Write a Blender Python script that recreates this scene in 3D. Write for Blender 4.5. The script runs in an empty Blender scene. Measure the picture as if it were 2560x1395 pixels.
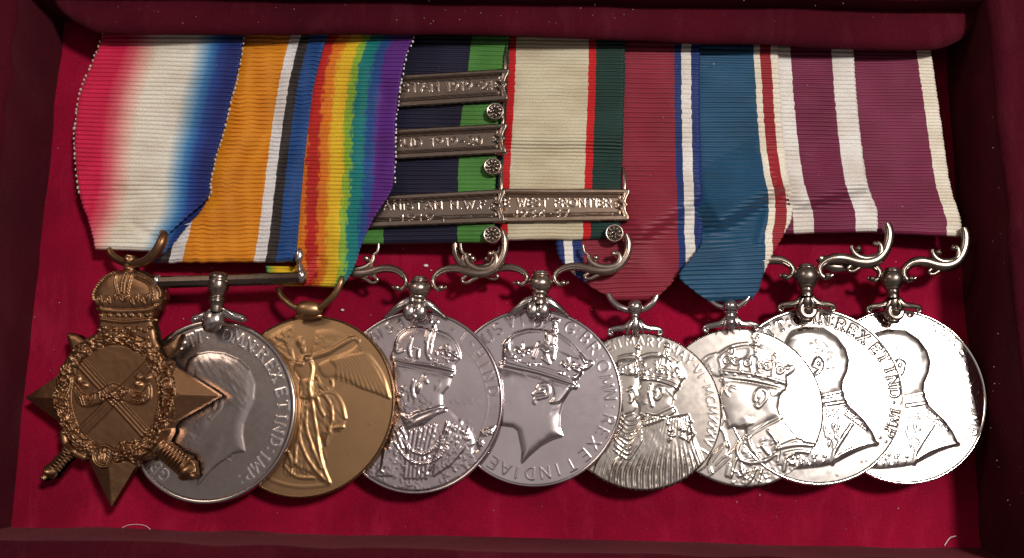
import bpy, math, random
import numpy as np
from mathutils import Matrix, Vector
random.seed(7); RNG = np.random.default_rng(7)
S = 0.001                                   # everything below is written in millimetres
scene = bpy.context.scene

# ---------------------------------------------------------------- camera
W, H, F, DIST = 2560.0, 1395.0, 2100.0, 174.0
def nrm(v): v = np.array(v, float); return v/np.linalg.norm(v)
Xw = nrm((1, -.023, .041)); Yw = np.array((401, 13697, -2100.)); Yw = nrm(Yw - Xw*Yw.dot(Xw)); Zw = np.cross(Xw, Yw)
R = np.stack([Xw, Yw, Zw], 1)               # world -> camera
RT = R.T
CAM = -DIST*(RT @ np.array((0, 0, -1.)))
cam_d = bpy.data.cameras.new('camera'); cam = bpy.data.objects.new('camera', cam_d); scene.collection.objects.link(cam)
cam_d.sensor_width = 36; cam_d.lens = 36*F/W; cam_d.clip_start = .005; cam_d.clip_end = 50
m = Matrix.Identity(4)
for i in range(3):
    for j in range(3): m[i][j] = RT[i][j]
    m[i][3] = CAM[i]*S
cam.matrix_world = m
scene.camera = cam

# ---------------------------------------------------------------- light
scene.view_settings.view_transform = 'Standard'; scene.view_settings.look = 'None'
scene.view_settings.exposure = 0.0; scene.view_settings.gamma = 1
world = bpy.data.worlds.new('World'); scene.world = world; world.use_nodes = True
wt = world.node_tree; bg = wt.nodes['Background']; bg.inputs[1].default_value = .13
_tc = wt.nodes.new('ShaderNodeTexCoord'); _n = wt.nodes.new('ShaderNodeTexNoise'); _n.inputs['Scale'].default_value = 1.7; _n.inputs['Detail'].default_value = 1.5
_r = wt.nodes.new('ShaderNodeValToRGB'); _r.color_ramp.elements[0].position = .36; _r.color_ramp.elements[0].color = (.42, .26, .29, 1)
_r.color_ramp.elements[1].position = .64; _r.color_ramp.elements[1].color = (1.5, 1.32, 1.22, 1)        # dim room tone; uneven patches added for the metal to reflect
wt.links.new(_tc.outputs['Generated'], _n.inputs['Vector']); wt.links.new(_n.outputs['Fac'], _r.inputs['Fac']); wt.links.new(_r.outputs[0], bg.inputs[0])
def lamp(name, loc, target, size, power, color, shape='DISK', sy=None):
    d = bpy.data.lights.new(name, 'AREA'); d.shape = shape; d.size = size*S; d.energy = power; d.color = color
    if sy: d.size_y = sy*S
    o = bpy.data.objects.new(name, d); scene.collection.objects.link(o)
    o.location = Vector(loc)*S
    o.rotation_euler = (Vector(target)-Vector(loc)).to_track_quat('-Z', 'Y').to_euler()
    return o
lamp('desk_lamp', (262, 160, 580), (40, -10, 0), 78, 3.35, (1, .93, .86))
lamp('warm_fill', (-430, 340, 520), (0, 0, 0), 200, .6, (1, .82, .66))  # added warm fill from the left to shade the metal, no known source
lamp('reflection_panel', (-25, 120, 900), (20, -10, 0), 740, .43, (1, .93, .90), 'RECTANGLE', 520)  # unseen panel added where the silver discs mirror it, to brighten them
scene.render.engine = 'CYCLES'

# ---------------------------------------------------------------- pixel -> place
def ray(px, py):
    px = np.asarray(px, float); py = np.asarray(py, float)
    d = np.stack([(px-W/2)/F, -(py-H/2)/F, -np.ones_like(px*py)], -1)
    return d @ R                               # RT @ d for every row
def U(px, py, z):
    d = ray(px, py); t = (np.asarray(z, float)-CAM[2])/d[..., 2]
    return CAM + d*t[..., None]
class Plane:                                   # tilted plane through the point under a pixel
    def __init__(s, cx, cy, zc, sx=0., sy=0.):
        s.c = U(cx, cy, zc); s.n = nrm((-sx, -sy, 1))
    def at(s, px, py, h=0.):
        d = ray(px, py); t = ((s.c-CAM) @ s.n)/(d @ s.n)
        return CAM + d*t[..., None] + s.n*np.asarray(h, float)[..., None]

# ---------------------------------------------------------------- objects
COL = scene.collection
def empty(name, label, cat, loc, group=None):
    o = bpy.data.objects.new(name, None); COL.objects.link(o); o.location = Vector(loc)*S
    o.empty_display_size = .005
    o['label'] = label; o['category'] = cat
    if group: o['group'] = group
    return o
def world_loc(o):
    v = Vector(o.location)
    while o.parent: o = o.parent; v += o.location
    return v
def meshobj(name, V, F_, mat, parent=None, normals=None, uv=None, smooth=True, label=None):
    V = np.asarray(V, float).reshape(-1, 3)*S
    org = np.array(world_loc(parent)) if parent else V.mean(0)
    me = bpy.data.meshes.new(name)
    own = (V.max(0)+V.min(0))/2
    me.from_pydata((V-own).tolist(), [], [tuple(f) for f in (F_.tolist() if isinstance(F_, np.ndarray) else F_)])
    if smooth: me.polygons.foreach_set('use_smooth', [True]*len(me.polygons))
    if uv is not None:
        l = me.uv_layers.new(name='UVMap'); idx = np.empty(len(me.loops), int); me.loops.foreach_get('vertex_index', idx)
        l.data.foreach_set('uv', np.asarray(uv, float)[idx].ravel())
    me.materials.append(mat); me.update()
    if normals is not None: me.normals_split_custom_set_from_vertices(normals.tolist())
    o = bpy.data.objects.new(name, me); COL.objects.link(o)
    if parent: o.parent = parent; o.location = Vector(own - org)
    else: o.location = Vector(own)
    if label: o['label'] = label
    return o
class MB:                                      # collects shapes into one mesh
    def __init__(s): s.V = []; s.F = []; s.n = 0
    def add(s, V, F_):
        V = np.asarray(V, float).reshape(-1, 3); s.V.append(V)
        s.F += [tuple(i+s.n for i in f) for f in (F_.tolist() if isinstance(F_, np.ndarray) else F_)]; s.n += len(V); return s
    def build(s, name, mat, parent=None, **k): return meshobj(name, np.concatenate(s.V), s.F, mat, parent, **k)
    def ball(s, c, r, nu=20, nv=12, ax=None):
        c = np.asarray(c, float); r = np.ones(3)*r
        A = np.eye(3) if ax is None else ax
        th = np.linspace(0, 2*np.pi, nu, endpoint=False); ph = np.linspace(0, np.pi, nv)
        P = np.array([[math.sin(p)*math.cos(t), math.sin(p)*math.sin(t), math.cos(p)] for p in ph for t in th])*r
        return s.add(P @ A + c, gridfaces(nv, nu, wrap=True))
    def lathe(s, c, axis, prof, n=28):         # prof: (distance along axis, radius) in mm
        axis = nrm(axis); e1 = nrm(np.cross(axis, (0.1, 0.2, 1))); e2 = np.cross(axis, e1)
        P = [np.asarray(c)+axis*a + r*(math.cos(t)*e1+math.sin(t)*e2) for a, r in prof for t in np.linspace(0, 2*np.pi, n, endpoint=False)]
        return s.add(P, gridfaces(len(prof), n, wrap=True))
    def tube(s, P, rad, n=12, flat=1.0, up=(0, 0, 1), caps=True):
        P = np.asarray(P, float); rad = np.broadcast_to(rad, len(P))
        T = np.gradient(P, axis=0); out = []
        for p, t, r in zip(P, T, rad):
            t = nrm(t); a = nrm(np.cross(t, up)); b = np.cross(a, t)
            for k in range(n):
                q = 2*math.pi*k/n; out.append(p + r*(math.cos(q)*a + flat*math.sin(q)*b))
        F_ = gridfaces(len(P), n, wrap=True).tolist()
        if caps: F_ += [list(range(n))[::-1], [len(P)*n-n+k for k in range(n)]]
        return s.add(out, F_)
def gridfaces(nr, nc, wrap=False):
    i = np.arange(nr-1)[:, None]; j = np.arange(nc if wrap else nc-1)[None, :]; j2 = (j+1) % nc
    f = np.stack([i*nc+j, i*nc+j2, (i+1)*nc+j2, (i+1)*nc+j], -1); return f.reshape(-1, 4)
def smooth_path(pts, n=8, closed=False):       # Catmull-Rom through the points (any dimension)
    P = np.asarray(pts, float); out = []
    N = len(P)
    for i in range(N if closed else N-1):
        g = (lambda k: P[k % N]) if closed else (lambda k: P[min(max(k, 0), N-1)])
        p0, p1, p2, p3 = g(i-1), g(i), g(i+1), g(i+2)
        for t in np.arange(n)/n:
            out.append(.5*((2*p1)+(p2-p0)*t+(2*p0-5*p1+4*p2-p3)*t*t+(3*p1-p0-3*p2+p3)*t**3))
    if not closed: out.append(P[-1])
    return np.array(out)
PXMM = 1/12.4

# ---------------------------------------------------------------- materials
def newmat(name):
    mt = bpy.data.materials.new(name); mt.use_nodes = True; nt = mt.node_tree
    return mt, nt, nt.nodes['Principled BSDF']
def node(nt, t, **k):
    n = nt.nodes.new(t)
    for a, b in k.items():
        if a in n.inputs.keys(): n.inputs[a].default_value = b
        else: setattr(n, a, b)
    return n
def ramp(nt, stops, interp='LINEAR'):
    n = nt.nodes.new('ShaderNodeValToRGB'); cr = n.color_ramp; cr.interpolation = interp
    while len(cr.elements) > 1: cr.elements.remove(cr.elements[-1])
    for i, (p, c) in enumerate(stops):
        e = cr.elements[0] if i == 0 else cr.elements.new(p)
        e.position = p; e.color = tuple(c)+(1,) if len(c) == 3 else c
    return n
def metal(name, bright, dark, rough=.22, scale=500, tarn=.5, bump=.006, scratch=.6):
    mt, nt, b = newmat(name); L = nt.links.new
    tc = node(nt, 'ShaderNodeTexCoord')
    n1 = node(nt, 'ShaderNodeTexNoise', Scale=scale*.16, Detail=6.0, Roughness=.62)
    n2 = node(nt, 'ShaderNodeTexNoise', Scale=scale*1.6, Detail=4.0)
    L(tc.outputs['Object'], n1.inputs['Vector']); L(tc.outputs['Object'], n2.inputs['Vector'])
    r1 = ramp(nt, [(.35, (0, 0, 0)), (.80, (.7, .7, .7))]); L(n1.outputs['Fac'], r1.inputs['Fac'])
    geo = node(nt, 'ShaderNodeNewGeometry')
    r2 = ramp(nt, [(.40, (1, 1, 1)), (.50, (0, 0, 0))]); L(geo.outputs['Pointiness'], r2.inputs['Fac'])   # tarnish left in the crevices
    a = node(nt, 'ShaderNodeMath', operation='MULTIPLY'); a.inputs[1].default_value = tarn; L(r1.outputs['Color'], a.inputs[0])
    a2 = node(nt, 'ShaderNodeMath', operation='MULTIPLY'); a2.inputs[1].default_value = .8; L(r2.outputs['Color'], a2.inputs[0])
    a3 = node(nt, 'ShaderNodeMath', operation='ADD', use_clamp=True); L(a.outputs[0], a3.inputs[0]); L(a2.outputs[0], a3.inputs[1])
    mx = node(nt, 'ShaderNodeMix', data_type='RGBA'); mx.inputs[6].default_value = (*bright, 1); mx.inputs[7].default_value = (*dark, 1)
    L(a3.outputs[0], mx.inputs[0]); L(mx.outputs[2], b.inputs['Base Color'])
    b.inputs['Metallic'].default_value = 1
    rr = node(nt, 'ShaderNodeMapRange'); rr.inputs[3].default_value = rough-.03; rr.inputs[4].default_value = rough+.07
    L(n2.outputs['Fac'], rr.inputs[0]); L(rr.outputs[0], b.inputs['Roughness'])
    # hairline scratches
    mp = node(nt, 'ShaderNodeMapping'); mp.inputs['Rotation'].default_value = (0, 0, .5); mp.inputs['Scale'].default_value = (1, .06, 1)
    L(tc.outputs['Object'], mp.inputs['Vector'])
    n3 = node(nt, 'ShaderNodeTexNoise', Scale=scale*2.6, Detail=3.0); L(mp.outputs[0], n3.inputs['Vector'])
    ad = node(nt, 'ShaderNodeMath', operation='MULTIPLY_ADD'); ad.inputs[1].default_value = scratch; L(n3.outputs['Fac'], ad.inputs[0]); L(n1.outputs['Fac'], ad.inputs[2])
    bp = node(nt, 'ShaderNodeBump', Strength=.5, Distance=bump*S); L(ad.outputs[0], bp.inputs['Height']); L(bp.outputs[0], b.inputs['Normal'])
    return mt
SILVER = metal('silver_worn', (.74, .68, .66), (.36, .30, .29), .20)
SIL4 = metal('silver_mauve', (.68, .60, .61), (.34, .26, .27), .23, tarn=.9)
SIL5 = metal('silver_rose', (.73, .66, .67), (.42, .34, .35), .19, tarn=.7, scale=380)
SIL6 = metal('silver_straw', (.76, .70, .64), (.42, .33, .27), .21, tarn=.6, scale=620)
SIL7 = metal('silver_satin', (.80, .745, .69), (.50, .43, .38), .24, tarn=.5, scale=420)
CLASP_DARK = metal('clasp_tarnished', (.30, .235, .195), (.11, .08, .06), .27, tarn=.7)
CLASP_WARM = metal('clasp_brown', (.44, .325, .245), (.18, .11, .07), .27, tarn=.8)
SILVER_DULL = metal('silver_toned', (.52, .45, .43), (.26, .21, .20), .25)
SILVER_BRIGHT = metal('silver_polished', (.86, .81, .77), (.60, .53, .49), .15, tarn=.3)
SILVER_DARK = metal('silver_oxidised', (.40, .335, .29), (.15, .11, .085), .26, tarn=.7)
SILVER_WARM = metal('silver_warm', (.56, .47, .41), (.26, .17, .12), .26, tarn=.7)
BRONZE = metal('bronze_lacquered', (.48, .29, .15), (.25, .14, .065), .37)
COPPER = metal('bronze_brown', (.35, .195, .105), (.14, .07, .036), .40, tarn=.7)

def velvet(name, col, col2, sheen, stint, bump=.25):
    mt, nt, b = newmat(name); L = nt.links.new
    tc = node(nt, 'ShaderNodeTexCoord')
    n1 = node(nt, 'ShaderNodeTexNoise', Scale=34.0, Detail=4.0, Roughness=.55); L(tc.outputs['Object'], n1.inputs['Vector'])
    n2 = node(nt, 'ShaderNodeTexNoise', Scale=2600.0, Detail=3.0, Roughness=.7); L(tc.outputs['Object'], n2.inputs['Vector'])
    r1 = ramp(nt, [(.32, col2), (.68, col)]); L(n1.outputs['Fac'], r1.inputs['Fac'])
    r2 = ramp(nt, [(.25, (.62, .62, .62)), (.8, (1.25, 1.25, 1.25))]); L(n2.outputs['Fac'], r2.inputs['Fac'])
    mx = node(nt, 'ShaderNodeMix', data_type='RGBA', blend_type='MULTIPLY'); mx.inputs[0].default_value = 1
    L(r1.outputs[0], mx.inputs[6]); L(r2.outputs[0], mx.inputs[7]); L(mx.outputs[2], b.inputs['Base Color'])
    b.inputs['Roughness'].default_value = .95; b.inputs['Specular IOR Level'].default_value = .1
    b.inputs['Sheen Weight'].default_value = sheen; b.inputs['Sheen Roughness'].default_value = .45; b.inputs['Sheen Tint'].default_value = (*stint, 1)
    bp = node(nt, 'ShaderNodeBump', Strength=.6, Distance=bump*S); L(n2.outputs['Fac'], bp.inputs['Height']); L(bp.outputs[0], b.inputs['Normal'])
    return mt
def rub(mt, col, amt):
    nt = mt.node_tree; L = nt.links.new; b = nt.nodes['Principled BSDF']; src = b.inputs['Base Color'].links[0].from_socket
    tc = node(nt, 'ShaderNodeTexCoord'); mp = node(nt, 'ShaderNodeMapping'); mp.inputs['Scale'].default_value = (1.6, .5, 1); L(tc.outputs['Object'], mp.inputs['Vector'])
    n = node(nt, 'ShaderNodeTexNoise', Scale=75.0, Detail=7.0, Roughness=.68, Distortion=.6); L(mp.outputs[0], n.inputs['Vector'])
    r = ramp(nt, [(.52, (0, 0, 0)), (.74, (amt, amt, amt))]); L(n.outputs['Fac'], r.inputs['Fac'])
    mx = node(nt, 'ShaderNodeMix', data_type='RGBA'); L(r.outputs[0], mx.inputs[0]); L(src, mx.inputs[6]); mx.inputs[7].default_value = (*col, 1); L(mx.outputs[2], b.inputs['Base Color'])
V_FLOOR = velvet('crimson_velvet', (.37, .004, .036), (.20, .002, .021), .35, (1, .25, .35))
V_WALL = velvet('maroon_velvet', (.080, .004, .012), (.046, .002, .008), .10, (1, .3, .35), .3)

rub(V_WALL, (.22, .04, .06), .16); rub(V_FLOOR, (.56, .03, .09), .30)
def ribbonmat(name, stops, interp='LINEAR', moire=0., silk=.35, fuzz=0.):
    """stripe colours run across the ribbon (UV x); UV y counts the ribs"""
    mt, nt, b = newmat(name); L = nt.links.new
    uv = node(nt, 'ShaderNodeUVMap'); sep = node(nt, 'ShaderNodeSeparateXYZ'); L(uv.outputs[0], sep.inputs[0])
    # each weft rib shifts the stripe border a touch
    fl = node(nt, 'ShaderNodeMath', operation='FLOOR'); L(sep.outputs[1], fl.inputs[0])
    wn = node(nt, 'ShaderNodeTexWhiteNoise', noise_dimensions='1D'); L(fl.outputs[0], wn.inputs['W'])
    of = node(nt, 'ShaderNodeMath', operation='MULTIPLY_ADD'); of.inputs[1].default_value = .006; L(wn.outputs['Value'], of.inputs[0]); L(sep.outputs[0], of.inputs[2])
    sb = node(nt, 'ShaderNodeMath', operation='SUBTRACT'); L(of.outputs[0], sb.inputs[0]); sb.inputs[1].default_value = .003
    if fuzz:                                   # threads of neighbouring colours mixed at the borders
        mq = node(nt, 'ShaderNodeMath', operation='MULTIPLY'); mq.inputs[1].default_value = 75; L(sep.outputs[0], mq.inputs[0])
        fq = node(nt, 'ShaderNodeMath', operation='FLOOR'); L(mq.outputs[0], fq.inputs[0]); cb = node(nt, 'ShaderNodeCombineXYZ'); L(fq.outputs[0], cb.inputs[0]); L(fl.outputs[0], cb.inputs[1])
        w2 = node(nt, 'ShaderNodeTexWhiteNoise', noise_dimensions='2D'); L(cb.outputs[0], w2.inputs['Vector'])
        s1 = node(nt, 'ShaderNodeMath', operation='SUBTRACT'); L(w2.outputs['Value'], s1.inputs[0]); s1.inputs[1].default_value = .5
        s2 = node(nt, 'ShaderNodeMath', operation='MULTIPLY_ADD'); s2.inputs[1].default_value = fuzz; L(s1.outputs[0], s2.inputs[0]); L(sb.outputs[0], s2.inputs[2]); sb = s2
    cr = ramp(nt, stops, interp); L(sb.outputs[0], cr.inputs['Fac'])
    mp = node(nt, 'ShaderNodeMapping'); mp.inputs['Scale'].default_value = (70, 1.0, 1); L(uv.outputs[0], mp.inputs['Vector'])
    n1 = node(nt, 'ShaderNodeTexNoise', Scale=2.0, Detail=3.0, Roughness=.6); L(mp.outputs[0], n1.inputs['Vector'])
    r1 = ramp(nt, [(.25, (.72, .72, .72)), (.75, (1.16, 1.16, 1.16))]); L(n1.outputs['Fac'], r1.inputs['Fac'])
    mx = node(nt, 'ShaderNodeMix', data_type='RGBA', blend_type='MULTIPLY'); mx.inputs[0].default_value = 1
    L(cr.outputs[0], mx.inputs[6]); L(r1.outputs[0], mx.inputs[7]); out = mx.outputs[2]
    # soiling, broad and faint
    n2 = node(nt, 'ShaderNodeTexNoise', Scale=3.2, Detail=4.0); mp2 = node(nt, 'ShaderNodeMapping'); mp2.inputs['Scale'].default_value = (1, .05, 1)
    L(uv.outputs[0], mp2.inputs['Vector']); L(mp2.outputs[0], n2.inputs['Vector'])
    r2 = ramp(nt, [(.35, (.84, .80, .76)), (.6, (1, 1, 1))]); L(n2.outputs['Fac'], r2.inputs['Fac'])
    m2 = node(nt, 'ShaderNodeMix', data_type='RGBA', blend_type='MULTIPLY'); m2.inputs[0].default_value = 1
    L(out, m2.inputs[6]); L(r2.outputs[0], m2.inputs[7]); L(m2.outputs[2], b.inputs['Base Color'])
    b.inputs['Roughness'].default_value = .5; b.inputs['Specular IOR Level'].default_value = silk
    b.inputs['Sheen Weight'].default_value = .15; b.inputs['Sheen Roughness'].default_value = .4
    mp3 = node(nt, 'ShaderNodeMapping'); mp3.inputs['Scale'].default_value = (150, 2.0, 1); L(uv.outputs[0], mp3.inputs['Vector'])
    n3 = node(nt, 'ShaderNodeTexNoise', Scale=1.0, Detail=2.0); L(mp3.outputs[0], n3.inputs['Vector'])
    bp = node(nt, 'ShaderNodeBump', Strength=.5, Distance=.12*S); L(n3.outputs['Fac'], bp.inputs['Height']); L(bp.outputs[0], b.inputs['Normal'])
    if moire:                                  # watered silk: crushed ribs turn the sheen on and off
        mp4 = node(nt, 'ShaderNodeMapping'); mp4.inputs['Scale'].default_value = (9, .16, 1); L(uv.outputs[0], mp4.inputs['Vector'])
        n4 = node(nt, 'ShaderNodeTexNoise', Scale=1.0, Detail=2.0, Distortion=1.2); L(mp4.outputs[0], n4.inputs['Vector'])
        r4 = node(nt, 'ShaderNodeMapRange'); r4.inputs[1].default_value = .35; r4.inputs[2].default_value = .65
        r4.inputs[3].default_value = .62; r4.inputs[4].default_value = .30; L(n4.outputs['Fac'], r4.inputs[0]); L(r4.outputs[0], b.inputs['Roughness'])
    return mt
def bands(*bs):                                # (end, colour) ... -> constant stops
    out = []; p = 0.
    for e, c in bs: out.append((p, c)); p = e
    return out
CREAM = (.86, .80, .68); WHITE = (.82, .79, .76)

# ---------------------------------------------------------------- relief (struck and cast faces)
def arc(cx, cy, rx, ry, a0, a1, n=9):
    return [(cx+rx*math.cos(math.radians(a)), cy+ry*math.sin(math.radians(a))) for a in np.linspace(a0, a1, n)]
GL = {  # strokes in a box one unit high
 'A': (.76, [[(0, 0), (.38, 1), (.76, 0)], [(.14, .36), (.62, .36)]]),
 'B': (.60, [[(0, 0), (0, 1)], [(0, 1)]+arc(.28, .76, .24, .24, 90, -90)+[(0, .52)], [(0, .52)]+arc(.30, .26, .28, .26, 90, -90)+[(0, 0)]]),
 'C': (.76, [arc(.42, .5, .42, .5, 50, 310, 14)]),
 'D': (.70, [[(0, 0), (0, 1)], [(0, 1)]+arc(.24, .5, .44, .5, 90, -90, 12)+[(0, 0)]]),
 'E': (.54, [[(.52, 0), (0, 0), (0, 1), (.52, 1)], [(0, .52), (.42, .52)]]),
 'F': (.54, [[(0, 0), (0, 1), (.52, 1)], [(0, .52), (.42, .52)]]),
 'G': (.80, [arc(.42, .5, .42, .5, 50, 330, 14)+[(.80, .42), (.50, .42)]]),
 'H': (.70, [[(0, 0), (0, 1)], [(.68, 0), (.68, 1)], [(0, .5), (.68, .5)]]),
 'I': (.06, [[(.03, 0), (.03, 1)]]),
 'K': (.66, [[(0, 0), (0, 1)], [(.62, 1), (0, .42)], [(.16, .56), (.64, 0)]]),
 'L': (.5, [[(0, 1), (0, 0), (.48, 0)]]),
 'M': (.90, [[(0, 0), (.08, 1), (.45, .2), (.82, 1), (.90, 0)]]),
 'N': (.72, [[(0, 0), (0, 1), (.70, 0), (.70, 1)]]),
 'O': (.84, [arc(.42, .5, .42, .5, 0, 360, 20)]),
 'P': (.60, [[(0, 0), (0, 1)], [(0, 1)]+arc(.28, .74, .28, .26, 90, -90)+[(0, .48)]]),
 'R': (.64, [[(0, 0), (0, 1)], [(0, 1)]+arc(.28, .75, .27, .25, 90, -90)+[(0, .5)], [(.24, .5), (.62, 0)]]),
 'S': (.54, [arc(.28, .74, .25, .26, 30, 270, 9)+arc(.28, .25, .26, .25, 90, -150, 9)]),
 'T': (.68, [[(0, 1), (.68, 1)], [(.34, 0), (.34, 1)]]),
 'U': (.68, [[(0, 1), (0, .3)]+arc(.33, .3, .33, .3, 180, 360, 8)+[(.66, 1)]]),
 'V': (.74, [[(0, 1), (.37, 0), (.74, 1)]]),
 'W': (1.04, [[(0, 1), (.27, 0), (.52, .8), (.77, 0), (1.04, 1)]]),
 'X': (.68, [[(0, 0), (.68, 1)], [(0, 1), (.68, 0)]]),
 'Y': (.68, [[(0, 1), (.34, .5), (.68, 1)], [(.34, .5), (.34, 0)]]),
 'Z': (.64, [[(0, 1), (.62, 1), (0, 0), (.64, 0)]]),
 '0': (.54, [arc(.27, .5, .27, .5, 0, 360, 16)]),
 '1': (.22, [[(.0, .82), (.14, 1), (.14, 0)]]),
 '2': (.54, [arc(.27, .74, .25, .26, 160, -20, 9)+[(0, 0), (.54, 0)]]),
 '3': (.52, [[(.02, 1), (.48, 1), (.22, .6)]+arc(.22, .31, .28, .30, 80, -130, 9)]),
 '4': (.6, [[(.42, 0), (.42, 1), (0, .3), (.6, .3)]]),
 '5': (.52, [[(.5, 1), (.10, 1), (.06, .58)]+arc(.22, .32, .28, .30, 100, -130, 9)]),
 '6': (.54, [[(.46, .98), (.10, .55)]+arc(.27, .3, .26, .3, 150, -210, 14)]),
 '7': (.5, [[(0, 1), (.5, 1), (.16, 0)]]),
 '9': (.54, [[(.08, .02), (.44, .45)]+arc(.27, .7, .26, .3, -30, 330, 14)]),
 '-': (.34, [[(0, .46), (.34, .46)]]), '.': (.04, [[(.02, .03), (.03, .03)]]),
 ':': (.04, [[(.02, .15), (.03, .15)], [(.02, .80), (.03, .80)]]), '*': (.04, [[(.02, .48), (.03, .48)]]), ' ': (.30, []),
}
def serifed(ch):
    w, ps = GL[ch]; out = [list(p) for p in ps]
    if ch in 'AFHIKLMNPRTUVWXYEDB147':
        for p in ps:
            for q in (p[0], p[-1]):
                if (abs(q[1]) < .01 or abs(q[1]-1) < .01) and not (ch in 'EFLTZ' and abs(q[0]-w) < .09) and not (ch == 'T' and q[1] > .5) and not (ch == '4' and q[1] > .5) and not (ch == '1' and q[1] > .5) and not (ch == '7' and q[1] > .5):
                    out.append([(q[0]-.09, q[1]), (q[0]+.09, q[1])])
    if ch in 'ET': out += [[(w, 1), (w, .84)]]
    if ch == 'T': out += [[(0, 1), (0, .84)]]
    if ch in 'EL': out += [[(w, 0), (w, .16)]]
    if ch == 'F': out += [[(w, 1), (w, .84)]]
    return w, out
def inside(X, Y, poly):
    P = np.asarray(poly, float); r = np.zeros(X.shape, bool); n = len(P)
    for i in range(n):
        x1, y1 = P[i]; x2, y2 = P[(i+1) % n]
        if y1 == y2: continue
        c = ((y1 > Y) != (y2 > Y)) & (X < (x2-x1)*(Y-y1)/(y2-y1)+x1); r ^= c
    return r
def segdist(X, Y, pl):
    d = np.full(X.shape, 1e9)
    for (x1, y1), (x2, y2) in zip(pl[:-1], pl[1:]):
        dx, dy = x2-x1, y2-y1; L2 = dx*dx+dy*dy+1e-9
        t = np.clip(((X-x1)*dx+(Y-y1)*dy)/L2, 0, 1); d = np.minimum(d, np.hypot(X-x1-t*dx, Y-y1-t*dy))
    return d
def lattice(X, Y, cell, seed=1):
    g = np.random.default_rng(seed).random((64, 64)); x = X/cell; y = Y/cell
    xi = np.floor(x).astype(int); yi = np.floor(y).astype(int); fx = x-xi; fy = y-yi
    fx = fx*fx*(3-2*fx); fy = fy*fy*(3-2*fy); a = lambda i, j: g[(yi+j) % 64, (xi+i) % 64]
    return (a(0, 0)*(1-fx)+a(1, 0)*fx)*(1-fy)+(a(0, 1)*(1-fx)+a(1, 1)*fx)*fy-.5
class Relief:
    """a height field over the photo-pixel plane; shapes are given in a local frame (ox, oy, scale)"""
    def __init__(s, x0, y0, x1, y1, step, fr=(0, 0, 1)):
        s.xs = np.arange(x0, x1+step, step); s.ys = np.arange(y0, y1+step, step)
        s.X, s.Y = np.meshgrid(s.xs, s.ys); s.Z = np.zeros_like(s.X); s.L = np.zeros(s.X.shape, int); s.fr = fr; s.step = step
    def p(s, pts): ox, oy, k = s.fr; return [(ox+x/k, oy+y/k) for x, y in pts]
    def win(s, pts, pad):
        P = np.asarray(pts); a, b = P.min(0)-pad, P.max(0)+pad
        i0, i1 = np.searchsorted(s.xs, (a[0], b[0])); j0, j1 = np.searchsorted(s.ys, (a[1], b[1]))
        return slice(j0, j1), slice(i0, i1)
    def dome(s, poly, h, w, label=None, smooth=True, raw=False, power=1.):
        P = poly if raw else s.p(poly)
        if smooth: P = [tuple(q) for q in smooth_path(P, 4, closed=True)]
        sl = s.win(P, 2); X, Y = s.X[sl], s.Y[sl]
        if X.size == 0: return
        m = inside(X, Y, P); d = segdist(X, Y, P+[P[0]]); t = np.clip(d/w, 0, 1)
        pr = np.sqrt(np.clip(1-(1-t)**2, 0, 1))**power
        s.Z[sl] += np.where(m, h*pr, 0)
        if label is not None: s.L[sl][m] = label
    def strokes(s, pls, w, h, label=None, raw=False, smooth=False, flat=False):
        acc = np.zeros_like(s.Z)
        for pl in pls:
            P = pl if raw else s.p(pl)
            if smooth: P = [tuple(q) for q in smooth_path(P, 5)]
            sl = s.win(P, w+2); X, Y = s.X[sl], s.Y[sl]
            if X.size == 0: continue
            d = segdist(X, Y, P)
            pr = np.clip((w-d)/1.6, 0, 1) if flat else np.sqrt(np.clip(1-(d/w)**2, 0, 1)); acc[sl] = np.maximum(acc[sl], pr)
            if label is not None: s.L[sl][d < w+s.step*.5] = label
        s.Z += h*acc
    def blobs(s, bl, label=None, raw=False):   # (x, y, rx, ry, angle, h)
        acc = np.zeros_like(s.Z)
        for x, y, rx, ry, an, h in bl:
            if not raw:
                (x, y), = s.p([(x, y)]); rx /= s.fr[2]; ry /= s.fr[2]
            sl = s.win([(x, y)], max(rx, ry)+2); X, Y = s.X[sl]-x, s.Y[sl]-y
            if X.size == 0: continue
            c, q = math.cos(an), math.sin(an); d = np.hypot((X*c+Y*q)/rx, (-X*q+Y*c)/ry)
            t = np.clip(1-d*d, 0, 1); acc[sl] = np.maximum(acc[sl], h*(np.sqrt(t) if max(rx, ry) < 12 else t*t))
            if label is not None: s.L[sl][d < 1] = label
        s.Z += acc
    def beads(s, pl, gap, r, h, label=None):
        P = smooth_path(s.p(pl), 8); L = np.r_[0, np.cumsum(np.hypot(*np.diff(P, axis=0).T))]
        t = np.arange(0, L[-1], gap); bx = np.interp(t, L, P[:, 0]); by = np.interp(t, L, P[:, 1])
        s.strokes([pl], r*1.1, h*.35, label, smooth=True)
        s.blobs([(x, y, r, r, 0, h) for x, y in zip(bx, by)], label, raw=True)
    def grain(s, poly, cell, amp, seed=1, sx=1., ang=0., edge=8):
        P = s.p(poly); sl = s.win(P, 2); X, Y = s.X[sl], s.Y[sl]
        if X.size == 0: return
        m = inside(X, Y, P); d = np.clip(segdist(X, Y, P+[P[0]])/edge, 0, 1)
        c, q = math.cos(ang), math.sin(ang); A, B = (X*c+Y*q)/sx, -X*q+Y*c
        n = lattice(A+500, B+900, cell, seed)+.6*lattice(A+500, B+900, cell*.5, seed+1)
        s.Z[sl] += np.where(m, amp*n*d, 0)
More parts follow.
